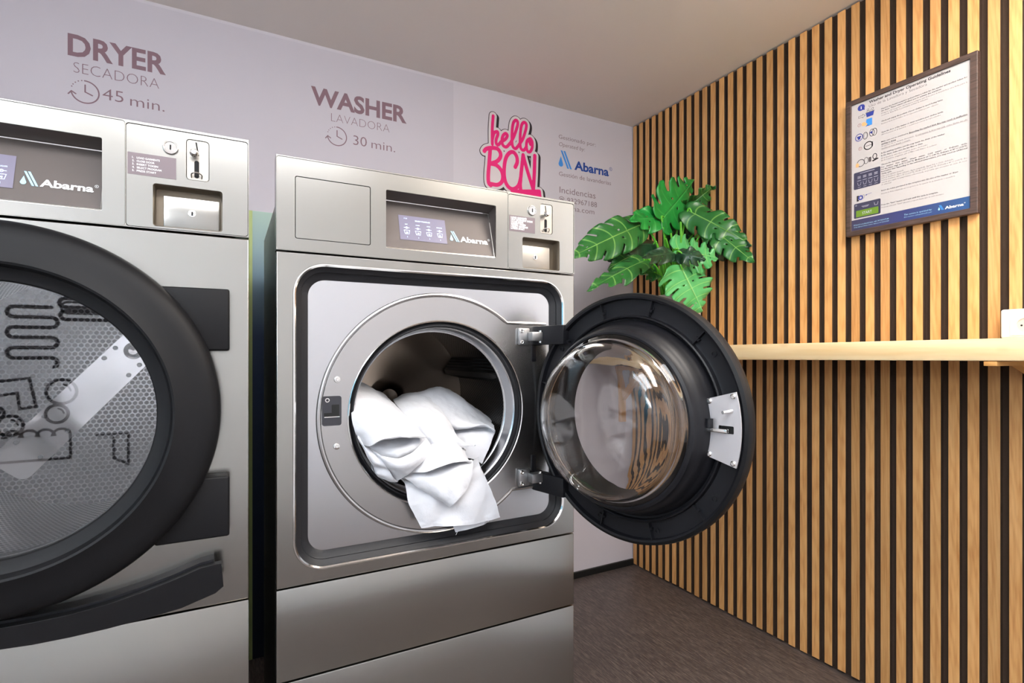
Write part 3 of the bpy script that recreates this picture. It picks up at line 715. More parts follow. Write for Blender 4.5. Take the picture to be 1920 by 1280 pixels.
# ------------------------------------------------------------------ potted monstera on the shelf
PXc, PYc = 1.748, 1.75
t = thing('potted_monstera', 'split-leaf plant in a beige pot at the far end of the shelf', 'potted plant', (PXc, PYc, .03))
PLANT = t
zb, zt = .0290, .2500
sqr = lambda h, z: [(PXc+a, PYc+b, z) for a, b in rrect(-h, h, -h, h, h*.35, 8)]
b_ = MB().loft([sqr(.088, zb), sqr(.092, zb+.004), sqr(.100, zt-.004), sqr(.0995, zt), sqr(.092, zt), sqr(.088, zt-.03)], cap0=True, cap1=False)
b_.build('pot', M['pot'], t)
b_ = MB().loft([sqr(.0895, zt-.032), sqr(.02, zt-.022)], cap1=True); b_.build('soil', M['soil'], t)
def leaf(base, tip, side, width, mname, droop=.05, fold=.15, lobes=6, cut=.58, seed=0, curl=.0, root=None, holes=True, stemr=.0042):
    """base and tip of the midrib, 'side' points to one margin; split monstera blade"""
    rnd = random.Random(seed)
    B = Vector(base); T = Vector(tip); ax = T-B; L = ax.length; ax.normalize()
    sd = Vector(side); sd = (sd-ax*sd.dot(ax)).normalized(); up = ax.cross(sd); up = up if up.z > 0 or abs(up.z) < .15 else -up
    vs = []; fs = []; uv = []
    NS = 10
    def wid(t):
        return (math.sin(PI*min(1, (t+.10)/1.10)**.80))**.62*(1-.25*t-.45*t**4)
    cols = []          # (t, gapstart flag)
    for l in range(lobes):
        for k in range(8): cols.append((l, k))
    for sgn in (-1, 1):
        idx = {}
        jit = [rnd.uniform(-.12, .10) for _ in range(lobes+1)]
        for ci in range(len(cols)+1):
            l, k = (cols[ci] if ci < len(cols) else (lobes, 0))
            t = ci/len(cols)
            for s in range(NS+1):
                q = s/NS
                f = 0
                phi = (ci % 8)/8
                shape = 1-.14*(abs(phi*2-1)**3)      # rounded lobes
                if ci in (0, len(cols)): shape = .92
                w_ = wid(t)*width/2*shape*(1+jit[min(l, lobes)]*.6)
                fw = .24*q*q*L*(.55+.3*(1-t))*(1-t*.9) - .16*q*(1-t)**3*L*1.6     # veins run forward, heart shaped base
                x = t*L+fw; y = q*w_*sgn
                dro = -droop*L*((x/L)**2)*1.6; fo = -fold*abs(y)-curl*(y/width*2)**2*width*.5
                wv_ = .012*math.sin(x/L*9+seed)*q+.010*math.sin(phi*2*PI)*q*q
                p = B+ax*x+sd*y+up*(dro+fo+wv_)
                p.x = min(p.x, XR-.006-.0015*math.sin(t*9)); idx[(ci, s)] = len(vs); vs.append(p); uv.append((q*sgn, t*lobes+.0))
        for ci in range(len(cols)):
            l, k = cols[ci]
            c0 = cut*(1+jit[l]*1.2)
            for s in range(NS):
                q = (s+.5)/NS
                if k == 7 and l < lobes-1 and q > c0: continue
                if holes and k == 7 and l in (1, 3) and .16 < q < .30: continue
                f_ = [idx[(ci, s)], idx[(ci+1, s)], idx[(ci+1, s+1)], idx[(ci, s+1)]]
                fs.append(f_ if sgn > 0 else f_[::-1])
    mb = MB(); mb.add(vs, fs)
    o = mb.build('leaf', M[mname], PLANT, smooth=60, uv=uv, solid=.0012)
    if root is not None:
        r0 = Vector(root); mid = (r0+B)/2+Vector((0, 0, .03))+(B-r0)*.0
        mid.x = r0.x*.62+B.x*.38; mid.y = r0.y*.62+B.y*.38; mid.z = r0.z*.35+B.z*.65
        pts = crm([tuple(r0), tuple(mid), tuple(B), tuple(B+ax*.02)], 8)
        MB().tube(pts, [stemr*(1.5-.8*i/len(pts)) for i in range(len(pts))], 8).build('stem', M['stem'], PLANT)
def rt(dx, dy): return (PXc+dx, PYc+dy, zt-.03)
def q8(x, y, Y):
    p = at(1060+x/3.766, 320+y/3.766, Y); k = min(1, 1.865/p[0])
    return (p[0]*k, p[1]*k, p[2]*k)
LEAVES = [
 # base(px,py,Y) tip(px,py,Y) side(px,py,Y) width mat droop fold curl-seed root
 ((680, 345, 1.66), (928, 56, 1.80), (540, 230, 1.62), .25, 'leaf_bright', .02, .10, 3, (0, 0), .0),
 ((560, 370, 1.66), (112, 550, 1.50), (420, 240, 1.80), .165, 'leaf_mid', .08, .25, 5, (-.03, -.02), .1),
 ((700, 330, 1.70), (480, 330, 1.60), (600, 240, 1.76), .13, 'leaf_bright', .05, .15, 6, None, .0),
 ((830, 278, 1.72), (1056, 104, 1.80), (860, 130, 1.72), .15, 'leaf_mid', .0, .3, 7, (.02, .03), .0),
 ((865, 280, 1.66), (1316, 500, 1.45), (1080, 250, 1.60), .155, 'leaf_mid', .06, .22, 9, (.03, .0), .1),
 ((1000, 380, 1.60), (1334, 634, 1.40), (1150, 420, 1.55), .14, 'leaf_mid', .04, .25, 11, (.04, -.02), .0),
 ((775, 560, 1.58), (1096, 600, 1.52), (880, 430, 1.66), .21, 'leaf_light', .06, .10, 13, (.02, -.05), .0),
 ((812, 668, 1.54), (972, 992, 1.50), (1120, 720, 1.54), .29, 'leaf_light', .00, .08, 15, (.03, -.05), .0),
 ((790, 578, 1.54), (978, 605, 1.44), (860, 640, 1.50), .085, 'leaf_dark', .16, .4, 17, (.0, -.05), .2),
 ((775, 585, 1.54), (622, 572, 1.42), (720, 520, 1.60), .075, 'leaf_dark', .12, .35, 18, None, .2),
 ((570, 630, 1.62), (186, 782, 1.48), (400, 590, 1.78), .105, 'leaf_mid', .06, .25, 19, (-.04, .0), .0),
 ((570, 560, 1.72), (350, 632, 1.62), (460, 510, 1.84), .13, 'leaf_mid', .08, .2, 21, (-.03, .02), .0),
 ((640, 520, 1.72), (240, 495, 1.64), (440, 380, 1.84), .15, 'leaf_dark', .10, .35, 23, (-.02, .03), .1),
 ((660, 560, 1.74), (380, 440, 1.72), (520, 420, 1.84), .12, 'leaf_dark', .10, .35, 24, (-.02, .03), .1),
 ((700, 440, 1.80), (900, 370, 1.84), (740, 340, 1.80), .17, 'leaf_dark', .1, .3, 25, (.0, .04), .0),
 ((640, 725, 1.66), (488, 678, 1.58), (560, 640, 1.74), .075, 'leaf_mid', .05, .2, 27, (-.04, -.02), .0),
 ((960, 420, 1.74), (1076, 284, 1.74), (1000, 330, 1.74), .09, 'leaf_dark', .0, .2, 29, (.02, .04), .0),
 ((600, 500, 1.76), (610, 650, 1.70), (700, 560, 1.76), .12, 'leaf_dark', .1, .4, 31, (-.02, .0), .1),
 ((900, 450, 1.80), (700, 520, 1.84), (800, 400, 1.80), .16, 'leaf_dark', .1, .3, 33, (.01, .05), .0),
 ((1000, 500, 1.64), (1170, 600, 1.56), (1080, 470, 1.66), .11, 'leaf_dark', .1, .3, 35, (.05, .02), .0),
 ((1060, 440, 1.60), (1290, 520, 1.44), (1150, 400, 1.60), .10, 'leaf_dark', .1, .3, 37, None, .0),
 ((820, 740, 1.72), (860, 880, 1.72), (760, 800, 1.72), .10, 'leaf_dark', .0, .3, 39, (.03, .03), .0),
]
for dx, dy, px, py in ((-.035, -.03, 690, 400), (-.02, -.06, 745, 440), (.0, -.05, 710, 480), (.02, -.04, 815, 360), (.03, -.06, 780, 520), (-.05, -.04, 640, 500), (.045, -.05, 850, 560), (-.045, -.06, 560, 600), (-.01, -.07, 700, 600)):
    r0 = Vector(rt(dx, dy)); e_ = Vector(q8(px, py, 1.66)); m_ = r0*.5+e_*.5+Vector((0, 0, .03))
    MB().tube(crm([tuple(r0), tuple(m_), tuple(e_)], 8), [.0075-.0035*i/16 for i in range(17)], 8).build('stem', M['stem'], PLANT)
for bs, tp_, sd_, w_, mn, dr, fo, se, ro, cu in LEAVES:
    my = (Vector(q8(*bs)).y+Vector(q8(*tp_)).y)/2; sd_ = (sd_[0], sd_[1], my+(sd_[2]-(bs[2]+tp_[2])/2)*.4)
    B_ = q8(*bs); T_ = q8(*tp_); S_d = Vector(q8(*sd_))-(Vector(B_)+Vector(T_))/2
    leaf(B_, T_, S_d, w_, mn, dr, fo, seed=se, curl=cu, root=rt(*ro) if ro else None, lobes=5 if w_ > .16 else 4)
# ------------------------------------------------------------------ ceiling lamps (out of the frame)
def lamp(x, y, sx, sy, power, col, label, drop=.02, th=.06):
    t = thing('ceiling_light', label, 'ceiling light', (x, y, ZC-.02), 'ceiling lights')
    m = M['lamp'].copy(); bsdf(m).inputs['Emission Color'].default_value = col; bsdf(m).inputs['Emission Strength'].default_value = power
    MB().box(x-sx, x+sx, y-sy, y+sy, ZC-drop-th, ZC-drop, .004).build('diffuser', m, t)
    MB().box(x-sx*.8, x+sx*.8, y-sy*.8, y+sy*.8, ZC-drop+.0005, ZC-.0005).build('mounting_plate', M['white_plastic'], t, smooth=0)
def wall_fill(y, z, power, col, label):  # invented fill on the unseen left wall, added to brighten ceiling and slats
    t = thing('added_fill_light', label, 'added fill light', (XL, y, z), 'added fill lights')
    m = M['lamp'].copy(); bsdf(m).inputs['Emission Color'].default_value = col; bsdf(m).inputs['Emission Strength'].default_value = power
    MB().box(XL+.03, XL+.13, y-.35, y+.35, z-.12, z+.12, .02, 3).build('diffuser', m, t)
    MB().box(XL+.0005, XL+.0295, y-.10, y+.10, z-.08, z+.08).build('mounting_plate', M['white_plastic'], t, smooth=0)
# ================================================================== the two machines
def Py(y): return lambda a, b, e: (a, y-e, b)
def control_panel(T, dx, dz, lines, washer):
    X = lambda v: v+dx
    Z = lambda v: v+dz
    y0, y1 = YW, YW+.004
    # fascia with the display opening and the small access door
    acc = rrect(X(.1129), X(.2594), Z(.2234), Z(.3455), .004); disp = rrect(X(.2917), X(.5504), Z(.2217), Z(.3443), .003)
    MB().prism(rrect(X(.0805), X(.5815), Z(.2005), Z(.3790), .004), [acc, disp], y0, y1).build('fascia', M['steel'], T, smooth=30, bevel=.0009)
    MB().prism(rrect(X(.1143), X(.2580), Z(.2248), Z(.3441), .003), [], y0+.0006, y1+.002).build('access_door', M['steel'], T, smooth=30, bevel=.0008)
    # sheet metal edge around the whole panel
    MB().prism(rect(X(.0790), X(.7715), Z(.1985), Z(.3818)), [rrect(X(.0803), X(.5818), Z(.2003), Z(.3792), .004), rrect(X(.5830), X(.7700), Z(.2003), Z(.3770), .005)], y0-.0012, y0+.030).build('panel_edge', M['steel'], T, smooth=30, bevel=.0006)
    MB().prism(rect(X(.0803), X(.7700), Z(.2003), Z(.3792)), [rrect(X(.2900), X(.5520), Z(.2200), Z(.3460), .003), rrect(X(.6100), X(.7400), Z(.2012), Z(.2900), .003)], y1+.0025, y1+.006).build('panel_backing', M['dark'], T, smooth=0)
    # display pocket
    P0 = (y0+.006, Z(.2235)); P1 = (y0+.040, Z(.3320))
    def Ps(a, b, e):
        f = (b-Z(.2235))/(.1085); return (a, P0[0]+(P1[0]-P0[0])*f-e, b)
    xa, xb = X(.2917), X(.5504)
    b_ = MB()
    b_.add([Ps(xa, Z(.2225), 0), Ps(xb, Z(.2225), 0), Ps(xb, Z(.332), 0), Ps(xa, Z(.332), 0)], [[0, 1, 2, 3]])
    b_.build('display_bezel', M['bezel'], T, smooth=0)
    b_ = MB()
    b_.add([(xa, y1, Z(.3443)), (xb, y1, Z(.3443)), (xb, P1[0], Z(.3355)), (xa, P1[0], Z(.3355))], [[0, 1, 2, 3]])
    b_.add([(xb, y1, Z(.3443)), (xb, y1, Z(.2217)), (xb, P0[0], Z(.2225)), (xb, P1[0], Z(.332)), (xb, P1[0], Z(.3355))], [[0, 1, 2, 3, 4]])
    b_.add([(xa, y1, Z(.3443)), (xa, y1, Z(.2217)), (xa, P0[0], Z(.2225)), (xa, P1[0], Z(.332)), (xa, P1[0], Z(.3355))], [[4, 3, 2, 1, 0]])
    b_.build('display_pocket', M['bezel'], T, smooth=0)
    b_ = MB(); b_.tube([(xa, P1[0]-.001, Z(.3335)), (xb, P1[0]-.001, Z(.3335))], .0026, 10)
    b_.tube([Ps(xb-.0015, Z(.3330), .001), Ps(xb-.0015, Z(.2240), .001)], .0018, 8); b_.tube([Ps(xa+.001, Z(.2235), .002), Ps(xb, Z(.2235), .002)], .0018, 8)
    b_.build('pocket_trim', M['chrome'], T)
    sx0, sx1, sz0, sz1 = X(.326), X(.434), Z(.2455), Z(.3025)
    MB().flat(rect(sx0, sx1, sz0, sz1), [], Ps, .0010).build('display_screen', M['screen'], T, smooth=0)
    g_ = MB()
    w = sx1-sx0
    g_.text('SELECT PROGRAM', sx0+w*.5, sz1-.012, Ps, .0016, h=.0028, w=w*.32, align='C', bold=.02); g_.text('17:30', sx0+.012, sz1-.008, Ps, .0016, h=.0024)
    for i, nm in enumerate(('HOT', 'WARM', 'COLD', 'DELICATE') if washer else ('HIGH', 'MEDIUM', 'LOW', 'DELICATE')):
        cx = sx0+w*(.15+.235*i)
        g_.text(nm, cx, sz1-.0215, Ps, .0016, h=.0020, align='C', bold=.02)
        g_.stroke([(cx-.006, sz1-.0285), (cx+.006, sz1-.0285)], .0008, Ps, .0016, smooth=False)
        g_.stroke([(cx+.0022*math.cos(q*PI/6), sz1-.0285+.0022*math.sin(q*PI/6)) for q in range(13)], .0009, Ps, .0016, smooth=False)
        g_.stroke([(cx-.0062, sz1-.0345), (cx-.0045, sz1-.0430), (cx+.0045, sz1-.0430), (cx+.0062, sz1-.0345), (cx-.0062, sz1-.0345)], .0009, Ps, .0016, smooth=False)
        g_.text(('60', '40', '20', '30')[i], cx, sz1-.0412, Ps, .0016, h=.0034, align='C', bold=.02); g_.text('1', cx, sz1-.0515, Ps, .0016, h=.0035, align='C')
    g_.build('screen_glyphs', M['screenglyph'], T, smooth=0)
    abarna(T, Ps, .0012, X(.4420), Z(.2535), .0245, .0700, M['lightblue'], M['lightblue'], M['paintwhite'], True, X(.4665))
    # coin module
    x0, zb = X(.5835), Z(.2000)
    A = lambda a: x0+a
    B = lambda b: zb+b
    box = rrect(A(.038), A(.1445), B(.0045), B(.0790), .005); plate = rrect(A(.0875), A(.1235), B(.0930), B(.1660), .006)
    MB().prism(rrect(A(.0), A(.1860), B(.0012), B(.1762), .005), [box, plate], y0, y1).build('coin_fascia', M['steel'], T, smooth=30, bevel=.0009)
    MB().prism(rrect(A(.0885), A(.1225), B(.0940), B(.1650), .005), [], y0+.0012, y1).build('coin_slot_plate', M['dullsteel'], T, smooth=30, bevel=.0004)
    p_ = T.children[-1]
    MB().flat([(A(.1015), B(.162)), (A(.1040), B(.162)), (A(.1075), B(.138)), (A(.1055), B(.138))], [], Py(y0), -.0008).build('coin_slot', M['slotblack'], p_, smooth=0)
    MB().flat(rrect(A(.1000), A(.1075), B(.0975), B(.1290), .0035), [], Py(y0), -.0008).build('key_slot', M['slotblack'], p_, smooth=0)
    MB().lathe([(.0001, y0-.016), (.004, y0-.0155), (.0068, y0-.012), (.0072, y0-.008), (.005, y0-.004), (.0045, y0+.001)], (A(.100), B(.1395)), 24).build('coin_knob', M['chrome'], p_)
    MB().tube(crm([(A(.096), y0+.001, B(.0975)), (A(.096), y0-.004, B(.1030)), (A(.1035), y0-.009, B(.1050)), (A(.1115), y0-.004, B(.1030)), (A(.1115), y0+.001, B(.0975))], 6), .0012, 8).build('pull_ring', M['chrome'], p_)
    # key lock
    c = (A(.0640), B(.1450))
    MB().lathe([(.0122, y0+.001), (.0122, y0-.0025), (.0112, y0-.004), (.0096, y0-.004), (.0090, y0-.003), (.0001, y0-.003)], c, 36).build('key_lock', M['chrome'], T)
    MB().flat(rrect(c[0]-.0011, c[0]+.0011, c[1]-.0045, c[1]+.0045, .001), [], Py(y0), .0034).build('keyhole', M['slotblack'], T.children[-1], smooth=0)
    # instruction label
    MB().box(A(.0020), A(.0725), y0-.0006, y0+.001, B(.0900), B(.1275)).build('instruction_label', M['label'], T, smooth=0)
    lp = T.children[-1]; g_ = MB(); n = len(lines); st = .0310/n
    for i, s in enumerate(lines):
        if washer: g_.text(s, A(.0055), B(.1275)-.003-(i+1)*st+st*.2, Py(y0), .0009, h=st*.80, w=min(.060, .0029*len(s)), bold=.03, res=2)
        else:
            g_.text(str(i+1)+'.', A(.0085), B(.1275)-.0045-(i+1)*.0056, Py(y0), .0009, h=.0032, bold=.01); g_.text(s, A(.0150), B(.1275)-.0045-(i+1)*.0056, Py(y0), .0009, h=.0032, w=.00255*len(s), bold=.01)
    g_.build('instruction_text', M['paintwhite'], lp, smooth=0)
    # cash box
    b_ = MB(); yb = y0+.030
    ob = rrect(A(.038), A(.1445), B(.0045), B(.0790), .005); ib = rrect(A(.040), A(.1425), B(.0065), B(.0770), .004)
    b_.loft([y3(ob, y0+.0005), y3(ib, y0+.004), y3(ib, yb)], cap1=True); b_.build('cash_box_recess', M['recess'], T)
    bx = (A(.0405), A(.1250), B(.0085), B(.0630)) if washer else (A(.0520), A(.1400), B(.0080), B(.0640))
    MB().box(bx[0], bx[1], y0+.016, y0+.052, bx[2], bx[3], .0015).build('cash_box', M['dullsteel'] if washer else M['steel'], T)
    cb = T.children[-1]; cx, cz = (bx[0]+bx[1])/2, (bx[2]+bx[3])/2
    MB().lathe([(.0062, y0+.0165), (.0062, y0+.0145), (.0045, y0+.0140), (.0001, y0+.0140)], (cx, cz), 28).build('cash_box_lock', M['chrome'], cb)
    MB().flat(rrect(cx-.0013, cx+.0013, cz-.0042, cz+.0038, .0012), [], Py(y0+.0136), 0).build('cash_box_keyhole', M['slotblack'], cb, smooth=0)

def cabinet(T, dx, dz, z2, yb=1.90):
    """side panels, top, back and plinth behind the front plane"""
    x0, x1 = .1000+dx, .7500+dx
    b_ = MB()
    b_.box(x0, x0+.002, YW+.030, yb, ZF+.02, .365+dz); b_.box(x1-.002, x1, YW+.030, yb, ZF+.02, .365+dz)
    b_.box(x0+.002, x1-.002, YW+.030, yb, .3635+dz, .3655+dz); b_.box(x0+.002, x1-.002, yb-.002, yb, ZF+.02, .3635+dz); b_.box(x0+.002, x1-.002, YW+.031, yb-.002, ZF+.02, ZF+.024)
    b_.build('cabinet', M['sidesteel'], T, smooth=0)
    MB().box(x0+.015, x1-.015, YW+.02, yb-.03, ZF, ZF+.0199).build('plinth', M['black'], T, smooth=0)
M['sidesteel'] = steel('side_panel_steel', (140, 136, 132), .4, (1, 1, 30))

# ------------------------------------------------------------------ washing machine
W = thing('washing_machine', 'stainless front-loading washing machine with its round door wide open and white towels inside', 'washing machine', (.425, 1.5, ZF))
cabinet(W, 0, 0, 0)
control_panel(W, 0, 0, ['1.LOAD GARMENTS', '2.PUT DETERGENT INSIDE', '3.CLOSE DOOR', '4.INSERT TOKEN', '5.SELECT PROGRAM', '6.PRESS START'], True)
x0, x1 = .0795, .7710
oo = rrect(.1129, .7370, -.4285, .1745, .058, 12)
MB().prism(rect(x0, x1, -.4552, .1960), [oo], YW, YW+.030).build('front_panel', M['steel'], W, smooth=30, bevel=.0018)
def grow(g, y, r=None): return y3(rrect(.1129-g, .7370+g, -.4285-g, .1745+g, .058+g if r is None else r, 12), y)
MB().loft([grow(.004, YW), grow(.003, YW-.0016), grow(.0005, YW-.0016), grow(-.002, YW+.001), grow(-.0022, YW+.006)]).build('opening_rim', M['chrome'], W)
MB().loft([grow(-.0018, YW+.004), grow(-.012, YW+.011), grow(-.0125, YW+.014), grow(-.020, YW+.019), grow(-.026, YW+.0215), grow(-.028, YW+.026, .036)]).build('front_gasket', M['rubber'], W)
b_ = MB(); b_.box(x0, x1, YW, YW+.030, -.6368, -.4580, .0020); b_.build('lower_panel', M['steel'], W)
b_ = MB(); b_.box(x0, x1, YW, YW+.030, ZF+.03, -.6400, .0020); b_.build('kick_panel', M['steel'], W)
WC = (.4247, -.135)
MB().prism([(a, b) for a, _, b in grow(-.024, 0, .040)], [circ(WC[0], WC[1], .2080)], 1.1310, 1.1340).build('tub_front', M['steel_tub'], W, smooth=30)
tf = W.children[-1]
# pressed bead around the porthole, with the two arms towards the hinges
R_ = .2655
def bead(R, arm):
    o = []
    a0 = math.asin((.0725-WC[1])/R); a1 = 2*PI-math.asin((WC[1]+.3300)/R)
    for i in range(97):
        t = a0+(a1-a0)*i/96; o.append((WC[0]+R*math.cos(t), WC[1]+R*math.sin(t)))
    return [(.700, .0715)]+[(.64, .0720)]+o+[(.64, -.3300), (.700, -.3290)]
MB().tube([(a, 1.1315, b) for a, b in bead(R_, 0)], .0050, 10).build('pressed_bead', M['steel_ring'], tf)
pl = bead(.2605, 0)
MB().prism(pl, [circ(WC[0], WC[1], .2080)], 1.1290, 1.1312).build('porthole_plate', M['steel_ring'], W, smooth=30, bevel=.0008)
MB().lathe([(.2085, 1.131), (.2085, 1.1262), (.2068, 1.1250), (.2050, 1.1262), (.2045, 1.1330)], WC).build('porthole_rim', M['chrome'], W)
MB().lathe([(.2045, 1.1320), (.2020, 1.1340), (.1985, 1.1300), (.1960, 1.1300), (.1945, 1.1370), (.1950, 1.1500)], WC).build('door_seal', M['rubber'], W)
MB().lathe([(.1955, 1.1450), (.1935, 1.1420), (.1905, 1.1450), (.1895, 1.1540), (.1890, 1.1700), (.1875, 1.1780), (.1850, 1.1800), (.1838, 1.1825), (.1850, 1.1860), (.2395, 1.1900)], WC).build('drum_lip', M['steel_tub'], W)
def drum(T, c, R, ya, yb_, mw, seg=72):
    b_ = MB(); b_.lathe([(R, ya), (R, yb_)], c, seg, 0, 2*PI)
    uv = [(2*PI*R*i/seg, y) for y in (ya, yb_) for i in range(seg+1)]
    o = b_.build('drum', mw, T, smooth=60, uv=uv); return o
dr = drum(W, WC, .2400, 1.190, 1.600, M['wdrum_wall'])
MB().lathe([(.2400, 1.598), (.20, 1.602), (.15, 1.600), (.06, 1.604), (.045, 1.596), (.030, 1.585), (.026, 1.580), (.0001, 1.580)], WC, 72).build('drum_back', M['spunsteel'], dr)
for a in (22, 142, 262):
    T_ = Matrix.Translation((WC[0], 0, WC[1])) @ Matrix.Rotation(math.radians(-a), 4, 'Y')
    b_ = MB(T_)
    ya, yb_ = 1.22, 1.59
    sec = lambda y, s: [(.2395, y, -.038*s), (.215, y, -.020*s), (.197, y, -.008*s), (.197, y, .008*s), (.215, y, .020*s), (.2395, y, .038*s)]
    b_.loft([sec(ya, .4), sec(ya+.03, 1), sec(yb_, 1)], closed=False, cap0=True)
    o = b_.build('lifter', M['lifter'] if 'lifter' in M else M.setdefault('lifter', perforated('lifter_steel', (80, 78, 76), .010, 'OBJ', .45, (8, 8, 8), .25)), dr)
for x, z in ((.1958, -.0550), (.1945, -.1920)):
    MB().lathe([(.0001, 1.1225), (.0030, 1.1225), (.0036, 1.1235), (.0058, 1.1238), (.0064, 1.1250), (.0064, 1.1295)], (x, z), 20).build('porthole_bolt', M['chrome'], W)
MB().prism(rrect(.1660, .2040, -.1490, -.0885, .005), [], 1.1262, 1.1292).build('lock_plate', M['lockblack'], W, smooth=30, bevel=.0006)
lp = W.children[-1]
MB().flat([(.1845, -.1060), (.1995, -.1060), (.1995, -.1300), (.1695, -.1300), (.1695, -.1225), (.1845, -.1225)], [], Py(1.126), .0001).build('latch_hole', M['slotblack'], lp, smooth=0)
MB().box(.1700, .2000, 1.1245, 1.1262, -.1318, -.1302).build('strike_bar', M['chrome'], lp, smooth=0)
MB().lathe([(.0044, 1.1262), (.0044, 1.1250), (.0028, 1.1250), (.0028, 1.1264)], (.1760, -.0965), 20).build('lock_eyelet', M['chrome'], lp)
# hinges
for zc in (.0395, -.3035):
    MB().box(.6180, .6490, 1.1190, 1.1288, zc-.0208, zc+.0208, .003).build('hinge', M['castmetal'], W)
    h_ = W.children[-1]
    MB().box(.6420, .6720, 1.0960, 1.1189, zc-.0110, zc+.0110, .002).build('hinge_block', M['castmetal'], h_)
    MB().cyl((.6700, 1.1050, zc-.0150), (.6700, 1.1050, zc+.0150), .0042).build('hinge_pin', M['chrome'], h_)
    for s in (-1, 1):
        MB().lathe([(.0050, 1.1192), (.0050, 1.1165), (.0030, 1.1160), (.0026, 1.1180), (.0001, 1.1180)], (.6258, zc+s*.0140), 20).build('hinge_screw', M['chrome'], h_)

# the open door : local axes u (away from the hinge), n (towards the room, inner side), w = up
DC = Vector((.736, .875, -.137)); bt = math.radians(75.4)
U = Vector((math.cos(bt), -math.sin(bt), 0)); N = Vector((-math.sin(bt), -math.cos(bt), 0))
MD = Matrix(((U.x, -N.x, 0, DC.x), (U.y, -N.y, 0, DC.y), (0, 0, 1, DC.z), (0, 0, 0, 1)))    # local y points away from the viewer
RO = .262
shell = MB(MD)
shell.lathe([(RO-.006, .000), (RO, .003), (RO+.002, .012), (RO+.001, .030), (RO-.008, .047), (RO-.030, .058), (.205, .060), (.196, .054), (.192, .050), (.175, .048), (.1745, .040), (.190, .038)], (0, 0), 128)
door = shell.build('door', M['blackdoor'], W); door['label'] = 'round black door standing open'
b_ = MB(MD)
b_.lathe([(RO-.006, .000), (RO-.010, .002), (RO-.011, .010), (.250, .013), (.222, .015), (.2175, .014), (.2160, .004), (.2135, .002), (.2110, .004), (.2100, .012), (.2060, .013), (.2040, .004), (.2000, -.004), (.1960, -.010), (.1950, -.022), (.1900, -.030), (.1865, -.034), (.1850, -.046), (.1800, -.050), (.1760, -.050), (.1735, -.044), (.1720, -.030), (.172, .045)], (0, 0), 128)
b_.build('inner_ring', M['black'], door)
for i in range(12):
    a = math.radians(15+30*i)
    if i in (0, 11): continue
    T_ = MD @ Matrix.Rotation(-a, 4, 'Y')
    b_ = MB(T_); b_.box(.2185, .2520, .0045, .0150, -.0012, .0012); b_.box(.2280, .2330, .0060, .0150, -.0045, .0045); b_.build('stiffening_rib', M['black'], door, smooth=0)
for a in (35, 75, 105, 142, 200, 252, 288, 325):
    T_ = MD @ Matrix.Rotation(-math.radians(a), 4, 'Y') @ Matrix.Translation((.236, 0, 0))
    MB(T_).lathe([(.0055, .0145), (.0055, .0115), (.0035, .0115), (.0035, .0135), (.0001, .0135)], (0, 0), 18).build('screw_boss', M['black'], door)
# bowl of glass
prof = [(.1745, -.030), (.1765, -.045), (.1735, -.052), (.1690, -.056), (.1650, -.060), (.1610, -.072), (.1560, -.088), (.1480, -.101), (.1340, -.110), (.1120, -.1155), (.0700, -.1185), (.0001, -.1195)]
inn = [(.0001, -.1145), (.0700, -.1135), (.1100, -.1105), (.1300, -.1052), (.1430, -.0970), (.1505, -.0850), (.1555, -.0700), (.1590, -.0560), (.1660, -.0480), (.1690, -.030)]
MB(MD).lathe([(r, y) for r, y in crm(prof, 4)]+[(r, y) for r, y in crm(inn, 4)]+[prof[0]], (0, 0), 128).build('glass_bowl', M['bowl'], door, smooth=80)
MB(MD).lathe([(.0001, .0420), (.1900, .0420), (.1900, .0460), (.0001, .0460)], (0, 0), 96).build('outer_pane', M['pane'], door)
# latch plate
b_ = MB(MD)
sec = []
for i in range(13):
    a = math.radians(-15.5+31*i/12); sec.append((a, .193, .2535))
pa = [(r1*math.cos(a), r1*math.sin(a)) for a, r0, r1 in sec]+[(r0*math.cos(a), r0*math.sin(a)) for a, r0, r1 in reversed(sec)]
b_.prism(pa, [rrect(.212, .240, -.008, .006, .002)], -.008, -.0045); b_.build('latch_plate', M['latchsteel'] if 'latchsteel' in M else M.setdefault('latchsteel', mat('latch_steel', (215, 212, 214), .4, .75)), door, smooth=0, bevel=.0005)
lt = door.children[-1]
MB(MD).box(.213, .239, -.0035, .004, -.0075, .0055).build('latch_slot', M['slotblack'], lt, smooth=0)
b_ = MB(MD); b_.box(.1905, .232, -.020, -.012, -.0060, .0010, .0015); b_.box(.224, .232, -.0125, .0, -.006, .001, .001); b_.build('latch_hook', M['chrome'], lt)
b_ = MB(MD); b_.cyl((.1985, -.016, .0012), (.1985, -.016, .0175), .0068, 24); b_.build('latch_roller', M['black'], lt)
b_ = MB(MD); b_.cyl((.236, -.008, .033), (.230, -.030, .032), .0042, 16, .0030); b_.build('locating_pin', M['chrome'], lt)
for a, r in ((-14, .2005), (14, .2005), (-14, .2465), (14, .2465)):
    T_ = MD @ Matrix.Translation((r*math.cos(math.radians(a)), 0, r*math.sin(math.radians(a))))
    MB(T_).lathe([(.0001, -.0115), (.0030, -.0115), (.0048, -.0100), (.0052, -.0080)], (0, 0), 18).build('latch_screw', M['chrome'], lt)
for s in (1, -1):
    b_ = MB(MD); b_.box(-.292, -.165, -.006, .022, s*.180-.023, s*.180+.023, .003); b_.build('hinge_arm', M['black'], door)
    b_ = MB(MD); b_.box(-.285, -.262, -.012, .010, s*.135-.020, s*.135+.020, .002); b_.build('hinge_cover', M['black'], door)
    b_ = MB(MD); b_.cyl((-.281, .004, s*.180-.026), (-.281, .004, s*.180+.026), .0042, 14); b_.build('door_hinge_pin', M['chrome'], door)

